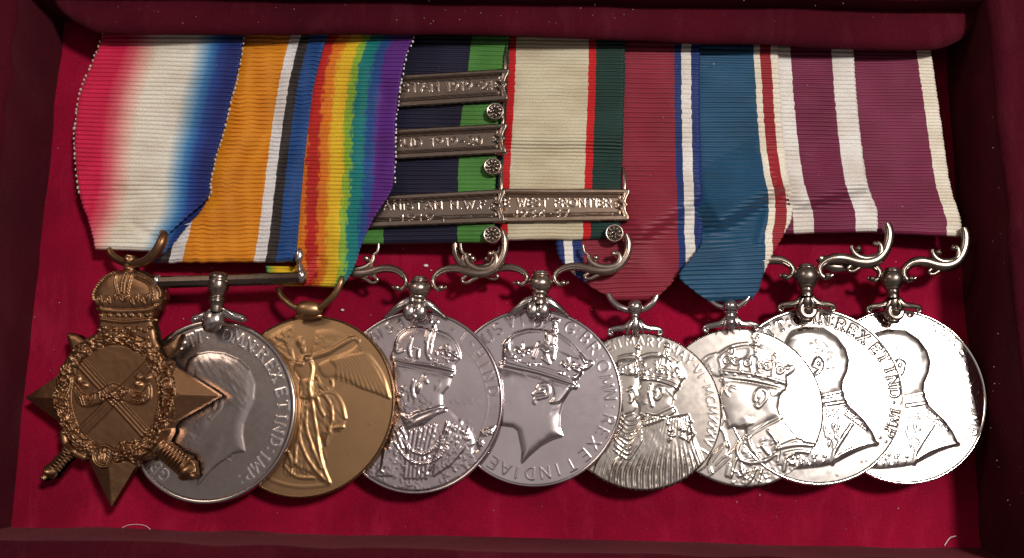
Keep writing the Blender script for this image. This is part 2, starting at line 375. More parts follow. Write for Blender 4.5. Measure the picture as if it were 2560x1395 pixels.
    def letters(s, items, ell, hgt, w, h, label=3, serif=False, tall=1.):
        """items: (char, x, y) letter centres; upright direction = away from the ellipse centre"""
        cx, cy, a, b, sh = ell; st = []
        for ch, x, y in items:
            (px, py), = s.p([(x, y)]); v = (py-cy)/b; u = (px-cx-sh*v)/a; r = math.hypot(u, v); ru, rv = u/r, v/r; tu, tv = -rv, ru
            wd, ps = (serifed(ch) if serif else GL[ch])
            for pl in ps:
                q = []
                for gx, gy in pl:
                    gx = (gx-wd/2)*hgt/220; gy = (gy-.5)*hgt/220
                    uu = u+tu*gx+ru*gy; vv = v+tv*gx+rv*gy; q.append((cx+a*uu+sh*vv, cy+b*vv))
                st.append(q)
        s.strokes(st, w*1.12, h*1.2, label, raw=True, flat=True)
    def line(s, text, p0, p1, hgt, w, h, label=3, serif=True, slant=0.):
        (x0, y0), (x1, y1) = s.p([p0, p1]); L = math.hypot(x1-x0, y1-y0); d = ((x1-x0)/L, (y1-y0)/L); n = (d[1], -d[0])
        adv = [GL[c][0]+.34 for c in text]; tot = sum(adv)-.34; k = L/tot; st = []; x = 0
        for c, ad in zip(text, adv):
            for pl in (serifed(c) if serif else GL[c])[1]:
                st.append([(x0+d[0]*(x+gx)*k+n[0]*gy*hgt, y0+d[1]*(x+gx)*k+n[1]*gy*hgt) for gx, gy in pl])
            x += ad
        s.strokes(st, w*.98, h*.62, label, raw=True, flat=True)
    def build(s, plane, mask, mat, parent, names, skirt=0., mats={}):
        P = plane.at(s.X, s.Y, s.Z); gx = np.gradient(P, axis=1); gy = np.gradient(P, axis=0)
        N = np.cross(gy, gx); N /= np.linalg.norm(N, axis=-1, keepdims=True)
        N[N[..., 2] < 0] *= -1
        nr, nc = s.X.shape; fm = mask[:-1, :-1] & mask[1:, :-1] & mask[:-1, 1:] & mask[1:, 1:]
        lab = np.maximum.reduce([s.L[:-1, :-1], s.L[1:, :-1], s.L[:-1, 1:], s.L[1:, 1:]])
        vid = np.arange(nr*nc).reshape(nr, nc); res = {}
        Pf = P.reshape(-1, 3); Nf = N.reshape(-1, 3); pn = plane.n
        first = None
        for k, nm in names:
            sel = fm & (lab == k)
            if not sel.any(): continue
            j, i = np.nonzero(sel); q = np.stack([vid[j, i], vid[j+1, i], vid[j+1, i+1], vid[j, i+1]], -1)
            uq, inv = np.unique(q, return_inverse=True); V = Pf[uq]; Fq = inv.reshape(-1, 4); nn = Nf[uq]
            if skirt:
                ex = []
                for dj, di, a, b in ((-1, 0, 3, 0), (1, 0, 1, 2), (0, -1, 0, 1), (0, 1, 2, 3)):
                    jj = j+dj; ii = i+di; okk = (jj >= 0) & (ii >= 0) & (jj < nr-1) & (ii < nc-1)
                    op = np.ones(len(j), bool); op[okk] = ~fm[jj[okk], ii[okk]]
                    ex.append(Fq[op][:, [a, b]])
                ex = np.concatenate(ex)
                if len(ex):
                    ue, ie = np.unique(ex, return_inverse=True); ie = ie.reshape(-1, 2)
                    top = V[ue].copy(); low = top - pn*(skirt+((top-plane.c) @ pn)[:, None]); n0 = len(V)
                    V = np.concatenate([V, top, low]); m_ = len(ue)
                    c = V[:n0].mean(0); sn = top-c; sn -= (sn @ pn)[:, None]*pn; sn /= np.linalg.norm(sn, axis=1)[:, None]+1e-9
                    nn = np.concatenate([nn, sn, sn]); Fq = np.concatenate([Fq, np.stack([n0+ie[:, 1], n0+ie[:, 0], n0+m_+ie[:, 0], n0+m_+ie[:, 1]], -1)])
            par = parent if first is None or nm[1] == 0 else first
            o = meshobj(nm[0], V, Fq, mats.get(k, mat), par, normals=nn)
            if first is None: first = o
            res[k] = o
        return res

# ---------------------------------------------------------------- ribbons
def ribbon(parent, rows, mat, nribs, z0=3.2, z1=5.2, amp=.24, cols=44, name='ribbon', creases=(), thick=.5, roll=True, wob=1., seed=0, sub=6, moire=False):
    """rows: (left x, left y, right x, right y, uL, uR, dzL, dzR) in photo pixels; ribs run along the rows"""
    Rw = np.array([tuple(r)+(0., 1., 0., 0.)[len(r)-4:] for r in rows], float)
    K = smooth_path(Rw, 12); mid = (K[:, 0:2]+K[:, 2:4])/2
    L = np.r_[0, np.cumsum(np.hypot(*np.diff(mid, axis=0).T))]; n = nribs*sub; t = np.linspace(0, L[-1], n+1)
    K = np.stack([np.interp(t, L, K[:, i]) for i in range(8)], 1)
    s_ = np.linspace(0, 1, cols); rib = np.linspace(0, nribs, n+1)
    wv = np.abs(np.sin(math.pi*rib))**1.25
    rg = np.random.default_rng(seed+11)
    px = K[:, 0:1]*(1-s_)+K[:, 2:3]*s_; py = K[:, 1:2]*(1-s_)+K[:, 3:4]*s_
    uu = K[:, 4:5]*(1-s_)+K[:, 5:6]*s_
    z = z0+(z1-z0)*uu + K[:, 6:7]*(1-s_)+K[:, 7:8]*s_
    # scalloped selvedges, rib by rib, and a little waviness of the weave
    jit = np.interp(rib, np.arange(nribs+1), rg.normal(0, .5, nribs+1))
    px[:, 0] -= (wv-.5)*1.6+jit; px[:, -1] += (wv-.5)*1.6+jit
    py += wob*1.3*lattice(px*1.0+300, py*.5, 60, seed+3)+wob*.8*lattice(px+100, py, 25, seed+9)
    ra = 1.6*amp*(.8+.5*lattice(px, py+200, 45, seed+5))
    if moire:                                  # crushed bands of a watered silk
        wb = np.abs(np.sin(px*.062 + 5.5*lattice(px*.6+50, py, 150, 31))); ra = ra*(.25+1.5*wb)
        py = py + 5.0*lattice(px*3.0, py*.9+40, 46, 32)
    z = z + ra*(wv[:, None]-.5)
    z = z + .35*lattice(px, py, 120, seed+21)
    for cz in creases:
        (ax, ay), (bx, by), w, h = cz[:4]
        if len(cz) == 5:                       # a fold: the cloth steps down across the line
            L_ = math.hypot(bx-ax, by-ay); dx_, dy_ = (bx-ax)/L_, (by-ay)/L_; al = (px-ax)*dx_+(py-ay)*dy_; sd = -(px-ax)*dy_+(py-ay)*dx_
            env = np.clip(al/50, 0, 1)*np.clip((L_+30-al)/40, 0, 1); k_ = cz[4]-2*w; tt = np.tanh(sd/w)
            z = z + env*h*((.5-.5*tt)*np.clip((sd+cz[4])/k_, 0, 1) - min(.7, h*.5)/h*(.5+.5*tt)*np.clip((cz[4]-sd)/k_, 0, 1)); continue
        d = segdist(px, py, [(ax, ay), (bx, by)]); z = z + h*np.exp(-(d/w)**2)
    if roll:                                   # the bottom turns under
        m = 9; k = np.arange(1, m+1)/m; last = slice(-1, None)
        a = k*math.pi/2; px = np.concatenate([px, np.repeat(px[last], m, 0)]); dy = 7*np.sin(a)
        py = np.concatenate([py, py[last]+dy[:, None]]); z = np.concatenate([z, z[last]-1.3*(1-np.cos(a))[:, None]])
        uu = np.concatenate([uu, np.repeat(uu[last], m, 0)]); rib = np.r_[rib, rib[-1]+k]
    # thickness at the two selvedges
    px = np.concatenate([px[:, :1]+2, px, px[:, -1:]-2], 1); py = np.concatenate([py[:, :1], py, py[:, -1:]], 1)
    uu = np.concatenate([uu[:, :1], uu, uu[:, -1:]], 1); z = np.concatenate([z[:, :1]-thick, z, z[:, -1:]-thick], 1)
    V = U(px, py, z); uv = np.stack([uu, np.repeat(rib[:, None], uu.shape[1], 1)], -1).reshape(-1, 2)
    o = meshobj(name, V, gridfaces(*px.shape)[:, ::-1], mat, parent, uv=uv)
    o['_k'] = 0; del o['_k']
    return o, (px, py, z)
PICOT = ribbonmat('picot_thread', [(0, (.58, .52, .42)), (1, (.58, .52, .42))])
def picot(parent, grid, side, i0, i1, every=7, r=.34, mat=None, off=1.5):
    px, py, z = grid; c = 1 if side == 'L' else -2; mb = MB(); sg = -1 if side == 'L' else 1
    a, b = int(len(px)*i0), int(len(px)*i1)
    for k in range(a, b, every):
        k += random.randint(-1, 1); rr = r*random.uniform(.65, 1.05); q = U(px[k, c]+sg*off+random.uniform(-1.2, 1.2), py[k, c], z[k, c]-.2); mb.ball(q, (rr*random.uniform(.7, 1.1), rr*1.25, rr*.7), 8, 6)
    o = mb.build('picot_edge', mat or PICOT, parent, label='tiny pale loops along the ribbon edge'); o['kind'] = 'stuff'; return o

# ---------------------------------------------------------------- the case
case = empty('display_case', 'open crimson and maroon velvet lined tray that the nine medals lie in', 'display case', U(1280, 1340, 0))
FZ = -2.2
BL, BR, TL, TR = U(26, 1316, FZ), U(2455, 1372, FZ), U(160, 60, FZ), U(2365, 110, FZ)
def lerp(a, b, t): return a+(b-a)*t
# floor lining: gently uneven sheet running under the walls
n = 90; gu, gv = np.meshgrid(np.linspace(-.08, 1.08, n*2), np.linspace(-.10, 1.08, n))
Pf = lerp(lerp(TL, TR, gu[..., None]), lerp(BL, BR, gu[..., None]), gv[..., None])
Pf[..., 2] = FZ + .5*lattice(Pf[..., 0]*3+900, Pf[..., 1]*3+900, 60, 4) + .16*lattice(Pf[..., 0]*3+900, Pf[..., 1]*3+900, 14, 8)
meshobj('floor_lining', Pf, gridfaces(n, n*2)[:, ::-1], V_FLOOR, case)
def wall(name, a, b, out, hgt, label, seed, width=46, ext=(12, 12)):
    d = nrm(b-a); a = a-d*ext[0]; b = b+d*ext[1]; N = 160
    hgt -= FZ; prof = [(-.25, -2), (0, .2)]+[(.35*math.sin(k)+0, t) for k, t in zip(np.linspace(0, 3, 6), np.linspace(1, hgt-2, 6))]
    prof += [(2-2*math.cos(q)*1., hgt-2+2*math.sin(q)) for q in np.linspace(.15, math.pi/2, 7)]+[(6, hgt+.1), (14, hgt), (width*.5, hgt+.1), (width, hgt)]
    P = np.array([[a+(b-a)*t+out*x+np.array((0, 0, z)) for t in np.linspace(0, 1, N)] for x, z in prof])
    f = lattice(np.arange(N)[None, :]*3.+np.zeros((len(prof), 1)), np.arange(len(prof))[:, None]*6.+np.zeros((1, N)), 22, seed)
    P = P + out*(f*.8)[..., None]; P[..., 2] += .25*f
    return meshobj(name, P, gridfaces(len(prof), N), V_WALL, case, label=label)
oL = nrm(np.cross((0, 0, 1), TL-BL)); oL = oL if oL[0] < 0 else -oL
oR = nrm(np.cross((0, 0, 1), TR-BR)); oR = oR if oR[0] > 0 else -oR
oB = nrm(np.cross((0, 0, 1), BR-BL)); oB = oB if oB[1] < 0 else -oB
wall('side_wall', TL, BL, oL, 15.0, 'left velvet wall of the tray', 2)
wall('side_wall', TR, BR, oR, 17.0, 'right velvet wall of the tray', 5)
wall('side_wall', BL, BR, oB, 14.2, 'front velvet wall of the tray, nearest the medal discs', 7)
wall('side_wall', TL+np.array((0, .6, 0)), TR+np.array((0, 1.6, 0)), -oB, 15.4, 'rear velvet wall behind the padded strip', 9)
# padded strip that holds the ribbon tops down
edge = smooth_path([(128, -60), (140, 8), (168, 42), (215, 68), (262, 82), (420, 85), (700, 86), (1000, 89), (1300, 95), (1600, 104), (1900, 115), (2150, 124), (2320, 126), (2385, 108), (2425, 78), (2446, 30), (2450, -60)], 14)
E0 = U(edge[:, 0], edge[:, 1], 8.0); nE = len(E0)
lim = edge[:, 1]
rows_ = []
yin = -nrm(oB)
for t, zz, inw in [(0, 7.0, 6), (0, 7.1, 2), (0, 7.5, .3)]+[(0, 7.9+1.9*math.sin(q), 2.4*(1-math.cos(q))) for q in np.linspace(.12, math.pi/2, 9)]+[(0, 9.9, 3.5), (0, 10.0, 6), (0, 9.9, 10), (0, 9.8, 20)]:
    r_ = E0 + yin*inw; r_[:, 2] = zz; rows_.append(r_)
P = np.array(rows_); f = lattice(P[..., 0]*4+900, P[..., 1]*4+900, 50, 33); P[..., 2] += .35*f; P[..., 1] += .5*f
# side returns of the strip: pull the ends in towards the middle as they go back
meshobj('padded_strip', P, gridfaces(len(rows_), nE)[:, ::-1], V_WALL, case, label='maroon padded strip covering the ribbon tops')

# ---------------------------------------------------------------- shared fittings
def pts3(fr, pts, z):                          # local frame points (x, y[, dz]) -> world
    ox, oy, k = fr; out = []
    for q in pts: out.append(U(ox+q[0]/k, oy+q[1]/k, z+(q[2] if len(q) > 2 else 0)))
    return np.array(out)
def sweep(mb, fr, pts, rad, z, flat=1.0, n=14, seg=8):
    """pts (x, y, dz), rad in photo px per point; smooth swept bar"""
    ox, oy, k = fr; A = np.array([(q[0], q[1], q[2] if len(q) > 2 else 0, r) for q, r in zip(pts, rad)]); A = smooth_path(A, seg)
    P = U(ox+A[:, 0]/k, oy+A[:, 1]/k, z+A[:, 2]); mb.tube(P, np.maximum(A[:, 3], .3)*PXMM, n, flat)
def pball(mb, fr, x, y, z, r, sc=(1, 1, 1), **kw):
    ox, oy, k = fr; mb.ball(U(ox+x/k, oy+y/k, z), np.array(sc)*r*PXMM, **kw)
YD = np.array((0, 1., 0))
def swivel(parent, px, py, z, mat, r=31, squash=.8, cap=True):
    """ball between suspender and claw, with collars above and below"""
    mb = MB(); c = U(px, py, z); r = r*PXMM; mb.ball(c, (r, r*squash, r), 32, 20)
    mb.lathe(c, -YD, [(r*.62, r*.66), (r*.76, r*.70), (r*.84, r*.62), (r*.90, r*.5), (r*.98, r*.52), (r*1.08, r*.58), (r*1.16, r*.52), (r*1.35, r*.46), (r*1.6, r*.5)])
    if cap:
        mb.lathe(c, YD, [(r*.60, r*.60), (r*.72, r*.72), (r*.80, r*.70), (r*.84, r*.56), (r*.95, r*.60), (r*1.05, r*.48), (r*1.1, .02)])
    return mb.build('swivel', mat, parent)
# one arm of a scroll suspender, in px relative to the ball (right-hand side)
ARM = [((300, -25), 7), ((262, -5), 8), ((212, 8), 9), ((165, -25), 10), ((148, -85), 11), ((180, -150), 13), ((250, -200), 15), ((340, -222), 17), ((440, -215), 17),
       ((560, -180), 19), ((690, -170), 20), ((800, -210), 19), ((880, -300), 17), ((925, -420), 16), ((930, -540), 15), ((905, -630), 12)]
def scroll_arm(parent, px, py, z, mat, side, sx=1., sy=1., dz=0., upto=16, top=True, prong=True, fat=1.22, shear=0.):
    k = 4.36; mb = MB(); f = lambda x, y: (px+side*x*sx/k, py+(y*sy+shear*side*x)/k)
    def sw(pts, rad, zz=z, flat=.8, seg=6):
        A = smooth_path(np.array([(x, y, r, (q[2] if len(q) > 2 else 0)) for q, r in zip(pts, rad) for x, y in [q[:2]]]), seg)
        X, Y = zip(*[f(a[0], a[1]) for a in A]); Z = zz+A[:, 3]+dz*np.abs(A[:, 0])/900
        mb.tube(U(np.array(X), np.array(Y), Z), np.maximum(A[:, 2]*.5, .6)*PXMM, 14, flat)
    pts = [p for p, r in ARM[:upto]]; rad = [r*fat for p, r in ARM[:upto]]
    sw(pts, rad)
    # raised bead along the outer edge, groove between
    sw([(p[0], p[1]-9, .45) for p in pts[3:upto]], [5.5]*len(pts[3:upto]), z+.15)
    sw([(p[0]+2, p[1]+20, .30) for p in pts[5:min(upto, 12)]], [6]*len(pts[5:min(upto, 12)]), z+.1)
    X, Y = f(242, -12); mb.ball(U(X, Y, z+.5+dz*.25), 7.5*PXMM, 18, 12)      # eye of the lower volute
    if top:
        sw([(770, -385), (815, -395), (838, -350), (838, -290), (790, -235), (710, -215), (620, -225), (550, -265), (515, -320), (508, -370)], [9, 12, 15, 17, 18, 18, 17, 16, 13, 9], z+.2)
        X, Y = f(772, -385); mb.ball(U(X, Y, z+.7+dz*.8), 7.2*PXMM, 18, 12)
        X, Y = f(585, -330); mb.ball(U(X, Y, z+.7+dz*.6), 8.2*PXMM, 18, 12)
        if prong: sw([(508, -370), (470, -400), (455, -450), (452, -500)], [9, 9, 8, 6], z-.2)
        sw([(560, -165), (510, -140), (470, -105), (480, -75), (530, -70), (600, -110), (690, -140)], [5, 9, 11, 8, 9, 10, 6], z-.1)       # leaf under the arm
    return mb.build('suspender_arm', mat, parent)
def foliate_claw(parent, px, py, z, mat, k=1., boss=True, side_k=1., tilt=0.):
    mb = MB(); f = (px, py, 1.)
    for sd in (-1, 1):
        sweep(mb, f, [(sd*4*k, -34*k, -.2), (sd*14*k, -22*k, .1), (sd*28*k, -13*k, .2), (sd*46*k, -11*k+sd*tilt, 0), (sd*62*k*side_k, -7*k+sd*tilt, -.1), (sd*66*k*side_k, 1*k+sd*tilt, -.1), (sd*60*k*side_k, 5*k+sd*tilt, 0), (sd*56*k*side_k, 0*k+sd*tilt, .1)],
              [10*k, 9.5*k, 8*k, 7.5*k, 6.5*k, 4.6*k, 3.6*k, 2.6*k], z, .8)
        sweep(mb, f, [(sd*3*k, -38*k, .4), (sd*10*k, -24*k, .7), (sd*17*k, -8*k, .7), (sd*22*k, 4*k, .3)], [4*k, 5*k, 4.5*k, 2*k], z+.2)
        sweep(mb, f, [(sd*20*k, -14*k, .8), (sd*38*k, -10*k, .7), (sd*58*k*side_k, -8*k+sd*tilt, .5)], [2.4*k, 2.6*k, 2*k], z+.15)
        pball(mb, f, sd*58*k*side_k, -1*k+sd*tilt, z+.3, 4.2*k)
    sweep(mb, f, [(0, -46*k, .2), (0, -30*k, .6), (0, -12*k, .6), (0, 6*k, .2)], [11*k, 13*k, 12*k, 5*k], z, .8)
    if boss:
        mb.lathe(U(px, py+4*k, z-.2), (0.05, 0, 1), [(-.5, 24*k*PXMM), (.5, 24*k*PXMM), (1.0, 21*k*PXMM), (1.15, 16*k*PXMM), (.95, 12*k*PXMM), (1.0, 10*k*PXMM), (1.5, 8.5*k*PXMM), (1.85, 5*k*PXMM), (1.95, .01)], 26)
        pball(mb, f, 0, 26*k, z+.1, 9*k, (1.5, .9, .8))
    return mb.build('claw', mat, parent)
def lobed_claw(parent, px, py, z, mat):
    mb = MB(); f = (px, py, 1.)
    for sd in (-1, 1):
        pball(mb, f, sd*13.5, 0, z+.5, 17.5, (1, 1.38, .75))
        sweep(mb, f, [(sd*8, -30, .2), (sd*30, -20, .2), (sd*52, -4, -.1), (sd*76, 16, -.5)], [10, 11, 9, 4], z-.1, .8)
        sweep(mb, f, [(sd*20, -22, .7), (sd*44, -10, .5), (sd*68, 8, .0)], [3.5, 4, 2.5], z)
    pball(mb, f, 0, 12, z+1.0, 6.5, (1, 1.3, .8))
    sweep(mb, f, [(0, -52, .1), (0, -38, .3), (0, -22, .5)], [15, 16, 17], z, .85)
    return mb.build('claw', mat, parent)
def ring(parent, pts, rad, z, mat, fr=(0, 0, 1.), name='ring'):
    mb = MB(); sweep(mb, fr, pts, rad, z); return mb.build(name, mat, parent)

def blur(Z, sg):
    k = np.arange(-4, 5); k = np.exp(-k*k/(2*sg*sg)); k /= k.sum()
    Z = sum(w*np.roll(Z, i-4, 0) for i, w in enumerate(k)); return sum(w*np.roll(Z, i-4, 1) for i, w in enumerate(k))
def disc(parent, ell, zc, sx, mat, relief, bow=0., gain=.36, rim=(.955, .25), thick=1.15, rim_mat=None, sy=-.065, name='disc', mats={}):
    """struck disc: height field inside, turned rim and edge around it"""
    cx, cy, a, b, sh = ell; pl = Plane(cx, cy, zc, sx, sy)
    Hf = Relief(cx-a-abs(sh)-2, cy-b-2, cx+a+abs(sh)+2, cy+b+2, 1.5)
    v = (Hf.Y-cy)/b; u = (Hf.X-cx-sh*v)/a; r = np.hypot(u, v)
    relief(Hf); Hf.Z = blur(Hf.Z, 1.0)*gain
    edge_ = np.clip((rim[0]+.012-r)/.02, 0, 1)
    Hf.Z = Hf.Z*edge_ + bow*(1-r*r)
    Hf.Z += .012*lattice(Hf.X, Hf.Y, 70, 5)*edge_ + .004*lattice(Hf.X, Hf.Y, 14, 6)*edge_
    nm = [(0, (name, 0)), (1, ('effigy', 1)), (2, ('crown', 1)), (3, ('inscription', 1)), (4, ('robes', 1))]
    res = Hf.build(pl, r < rim[0]+.012, mat, parent, nm, mats=mats)
    th = np.linspace(0, 2*np.pi, 200, endpoint=False); prof = [(rim[0]-.006, -.06), (rim[0]+.004, rim[1]*.5), (rim[0]+.016, rim[1]), (.985, rim[1]*1.1), (.996, rim[1]*.6), (1.0, 0), (1.0, -thick*.5), (.998, -thick), (.9, -thick), (.0, -thick)]
    V = np.array([pl.at(cx+a*q*np.cos(th)+sh*q*np.sin(th), cy+b*q*np.sin(th), np.full(len(th), hh)) for q, hh in prof])
    meshobj('rim', V, gridfaces(len(prof), len(th), wrap=True)[:, ::-1], rim_mat or mat, res[0])
    return pl, res

# ---------------------------------------------------------------- the nine medals
GRP = 'medals mounted side by side on one bar'
def medal(name, label, px, py): return empty(name, label, 'medal', U(px, py, 0), GRP)
def clasp(parent, quad, text_fn, mat, zc, sx, sy=0.):
    """flat bar with a raised notched border; quad = TL, TR, BR, BL in photo pixels"""
    q = np.array(quad, float); c = q.mean(0); pl = Plane(c[0], c[1], zc, sx, sy)
    x0, y0 = q.min(0)-2; x1, y1 = q.max(0)+8
    f = Relief(x0, y0, x1, y1, 1.25)
    hgt = np.hypot(*(q[2]-q[1])); xr, yr = q[1]; dx, dy = nrm(q[1]-q[0]); ux, uy = nrm(q[2]-q[1])
    E_ = lambda a, b: (xr+dx*a+ux*b*hgt, yr+dy*a+uy*b*hgt)
    out = [tuple(q[0]), E_(0, 0), E_(3, .05), E_(2, .16), E_(-4, .30), E_(-6, .40), E_(0, .5), E_(-6, .60), E_(-4, .70), E_(2, .84), E_(3, .95), E_(0, 1), tuple(q[3])]
    mask = inside(f.X, f.Y, out)
    f.Z += np.where(mask, np.clip(segdist(f.X, f.Y, out+[out[0]])/3, 0, 1)*.25, 0)
    # bright outer lip, sunk panel, inner raised line
    ins = lambda a, b: [(q[0][0]+ux*b*hgt, q[0][1]+uy*b*hgt), E_(-a, b)]
    panel = ins(14, .16)+[E_(-17, .30), E_(-24, .40), E_(-15, .5), E_(-24, .6), E_(-17, .70), E_(-14, .84)]+[(q[3][0]-ux*.16*hgt, q[3][1]-uy*.16*hgt)]
    m = inside(f.X, f.Y, panel); d = np.clip(segdist(f.X, f.Y, panel+[panel[0]])/2.5, 0, 1); f.Z -= np.where(m, .34*d, 0)
    f.strokes([panel[:-1]], 2.0, .24, None, raw=True)
    inner = ins(24, .25)+[E_(-25, .30)]; inner2 = [(q[3][0]-ux*.25*hgt, q[3][1]-uy*.25*hgt), E_(-24, .75), E_(-25, .70)]
    f.strokes([inner, inner2], 1.5, .16, None, raw=True)
    f.strokes([[E_(-24, .40), E_(-31, .40), E_(-34, .47), E_(-29, .50)], [E_(-24, .60), E_(-31, .60), E_(-34, .53), E_(-29, .50)]], 1.8, .14, None, raw=True)
    f.Z += .02*lattice(f.X, f.Y, 22, 6)+.006*lattice(f.X, f.Y, 7, 9)
    text_fn(f)
    return f.build(pl, mask, mat, parent, [(0, ('clasp', 0)), (3, ('inscription', 1))], skirt=1.0, mats={3: SILVER_DARK if mat is CLASP_DARK else SILVER_WARM})[0], pl
def rosette(parent, px, py, z, mat, r=23):
    mb = MB(); c = U(px, py, z); r = r*PXMM; zz = (0, 0, 1)
    mb.lathe(c, zz, [(-1.0, r*.98), (0, r), (.25, r*.97), (.32, r*.88), (.18, r*.80), (.12, .01)], 26)
    for k in range(8):
        a = k*math.pi/4+.2; q = c+np.array((math.cos(a), math.sin(a), 0))*r*.52; q[2] += .22
        ax = np.array([[math.cos(a), math.sin(a), 0], [-math.sin(a), math.cos(a), 0], [0, 0, 1]])
        mb.ball(q, (r*.33, r*.19, .42), 12, 8, ax)
    q = c.copy(); q[2] += .35; mb.ball(q, (r*.17, r*.17, .45), 12, 8)
    return mb.build('rosette', mat, parent)

# ---- 1: bronze star -----------------------------------------------------------
RED_, PINK, LB, NB = (.66, .007, .070), (.80, .26, .24), (.05, .22, .50), (.012, .022, .16)
R_STAR = ribbonmat('ribbon_star', [(0, RED_), (.18, (.66, .012, .075)), (.26, (.74, .13, .18)), (.34, (.84, .46, .40)), (.42, CREAM), (.66, (.82, .79, .70)), (.735, (.28, .46, .62)), (.79, LB), (.85, (.015, .06, .30)), (.92, NB), (1, NB)], silk=.5)
m1 = medal('star_medal', 'brown bronze star with crown and wreath on red, white and blue shaded ribbon', 290, 1000)
rb, g = ribbon(m1, [(270, 40, 622, 40), (258, 88, 611, 88), (228, 165, 596, 175), (200, 235, 578, 245), (190, 300, 562, 315), (187, 370, 541, 385), (193, 440, 526, 450, .02, 1), (203, 500, 520, 492, .08, .985), (219, 545, 470, 540, .17, .87), (232, 590, 415, 590, .26, .80), (238, 618, 388, 622, .30, .76)],
       R_STAR, 55, creases=[((235, 482), (470, 460), 14, .5, 80), ((215, 520), (300, 470), 10, -.4), ((330, 560), (390, 600), 12, -.5)], amp=.26, seed=1, z0=3.4, z1=5.4)
picot(m1, g, 'L', .05, .75); picot(m1, g, 'R', .05, .76)
# right-hand pleat folded behind the ring
fold = [(519, 490, 521, 492, .97, 1), (470, 530, 505, 523, .83, .99), (420, 575, 466, 568, .74, .94), (393, 612, 434, 608, .66, .90), (385, 634, 410, 634, .6, .82)]
ribbon(m1, fold, R_STAR, 17, cols=16, name='ribbon_fold', z0=3.0, z1=4.0, amp=.2, roll=False, seed=2)
ring(m1, [(445, 120, -2.4), (462, 150, -2.2), (500, 176, -1.4), (560, 190, -.2), (620, 178, .8), (665, 140, 1.5), (695, 90, 1.8), (706, 55, 1.2), (700, 40, .2)], [9, 10, 10.5, 11, 12, 13, 13, 11, 8], 6.0, COPPER, (40, 560, 1.911))
def star(parent):
    fr = (40, 560, 1.911); pl = Plane(290, 990, 5.6, .085, -.01)
    f = Relief(58, 640, 560, 1285, 1.9, fr)
    pt = [(40, 830), (215, 712), (345, 640), (600, 640), (775, 690), (975, 820), (750, 950), (605, 1110), (455, 1357), (345, 1120), (215, 955)]
    P = f.p(pt); mS = inside(f.X, f.Y, P); d = segdist(f.X, f.Y, P+[P[0]]); f.Z += np.where(mS, np.minimum(d, 46)*.030, 0)
    tips = [[(245, 515), (300, 528), (345, 560), (330, 640), (270, 610), (250, 560)], [(700, 590), (800, 515), (770, 600), (730, 640)]]
    for tp in tips: f.dome(tp, .9, 16, 4, smooth=False)
    # crown
    cr = [(400, 400), (372, 350), (392, 300), (432, 250), (490, 222), (515, 222), (520, 160), (545, 135), (572, 160), (575, 215), (625, 235), (680, 275), (714, 325), (702, 385), (672, 420), (660, 455), (672, 500), (680, 545), (690, 600), (560, 590), (430, 600), (392, 560), (398, 500), (402, 455)]
    f.dome(cr, 1.0, 12, 2)
    f.dome([(392, 395), (388, 340), (420, 285), (470, 245), (540, 235), (610, 245), (665, 290), (700, 335), (690, 380), (540, 410)], .7, 34, 2)
    f.beads([(385, 365), (385, 325), (425, 265), (480, 232)], 6.6, 4.2, .5, 2); f.beads([(600, 232), (660, 265), (703, 315), (708, 355)], 6.0, 4.6, .5, 2)
    f.beads([(545, 235), (535, 280), (530, 330)], 6.2, 4.0, .5, 2)
    f.strokes([[(500, 240), (498, 290), (510, 340)], [(575, 235), (565, 290), (555, 335)], [(590, 260), (650, 290), (670, 340)]], 2.5, .4, 2, smooth=True)
    f.blobs([(545, 170, 17, 26, 0, .5), (545, 215, 26, 14, 0, .5), (545, 150, 26, 8, 0, .4)], 2)
    f.blobs([(x, y, 6, 20, a, .55) for x, y, a in [(405, 375, .2), (425, 360, -.3), (445, 385, .4), (465, 365, -.2), (500, 350, .3), (525, 360, -.6), (550, 360, .6), (575, 375, -.3), (600, 360, .2), (625, 370, -.4), (650, 355, .4), (675, 375, .1)]], 2)
    f.strokes([[(395, 405), (470, 418), (560, 420), (650, 412), (685, 398)]], 6, .4, 2, smooth=True); f.strokes([[(405, 455), (530, 470), (665, 458)]], 4, .3, 2, smooth=True)
    f.blobs([(x, 438, rr, 8, 0, .5) for x, rr in [(415, 10), (458, 9), (500, 8), (530, 9), (560, 13), (600, 8), (640, 14)]], 2)
    f.blobs([(x, y, 11, 7, a, .5) for x, y, a in [(405, 505, .5), (432, 498, -.4), (455, 515, .4), (485, 500, .6), (512, 512, -.5), (545, 498, .5), (570, 515, -.4), (600, 500, .5), (630, 512, -.4), (655, 498, .4), (420, 535, .2), (460, 545, -.3), (500, 540, .3), (545, 545, -.2), (590, 540, .3), (635, 545, -.3)]], 2)
    # raised centre with crossed swords and date scroll
    ctr = [(485+210*math.cos(t), 825+245*math.sin(t)) for t in np.linspace(0, 2*math.pi, 40, endpoint=False)]
    C = f.p(ctr); mC = inside(f.X, f.Y, C); f.Z = np.where(mC, .95, f.Z)
    for a, b in (((325, 665), (640, 1010)), ((655, 670), (320, 1000))):
        f.strokes([[a, b]], 13.5, .0, None); (ax, ay), (bx, by) = f.p([a, b]); dd = segdist(f.X, f.Y, [(ax, ay), (bx, by)])
        f.Z += np.where(mC, .42*np.clip((14-dd)/3, 0, 1), 0); f.Z -= np.where(mC, .16*np.clip(1-np.abs(dd-4.5)/2.5, 0, 1), 0)
    sc = [(300, 770), (340, 815), (420, 800), (480, 765), (540, 790), (610, 810), (650, 770), (655, 830), (610, 860), (540, 850), (480, 830), (420, 855), (345, 872), (305, 840)]
    f.dome(sc, .5, 5, 5); f.strokes([sc+[sc[0]]], 2.2, .2, 5, smooth=True)
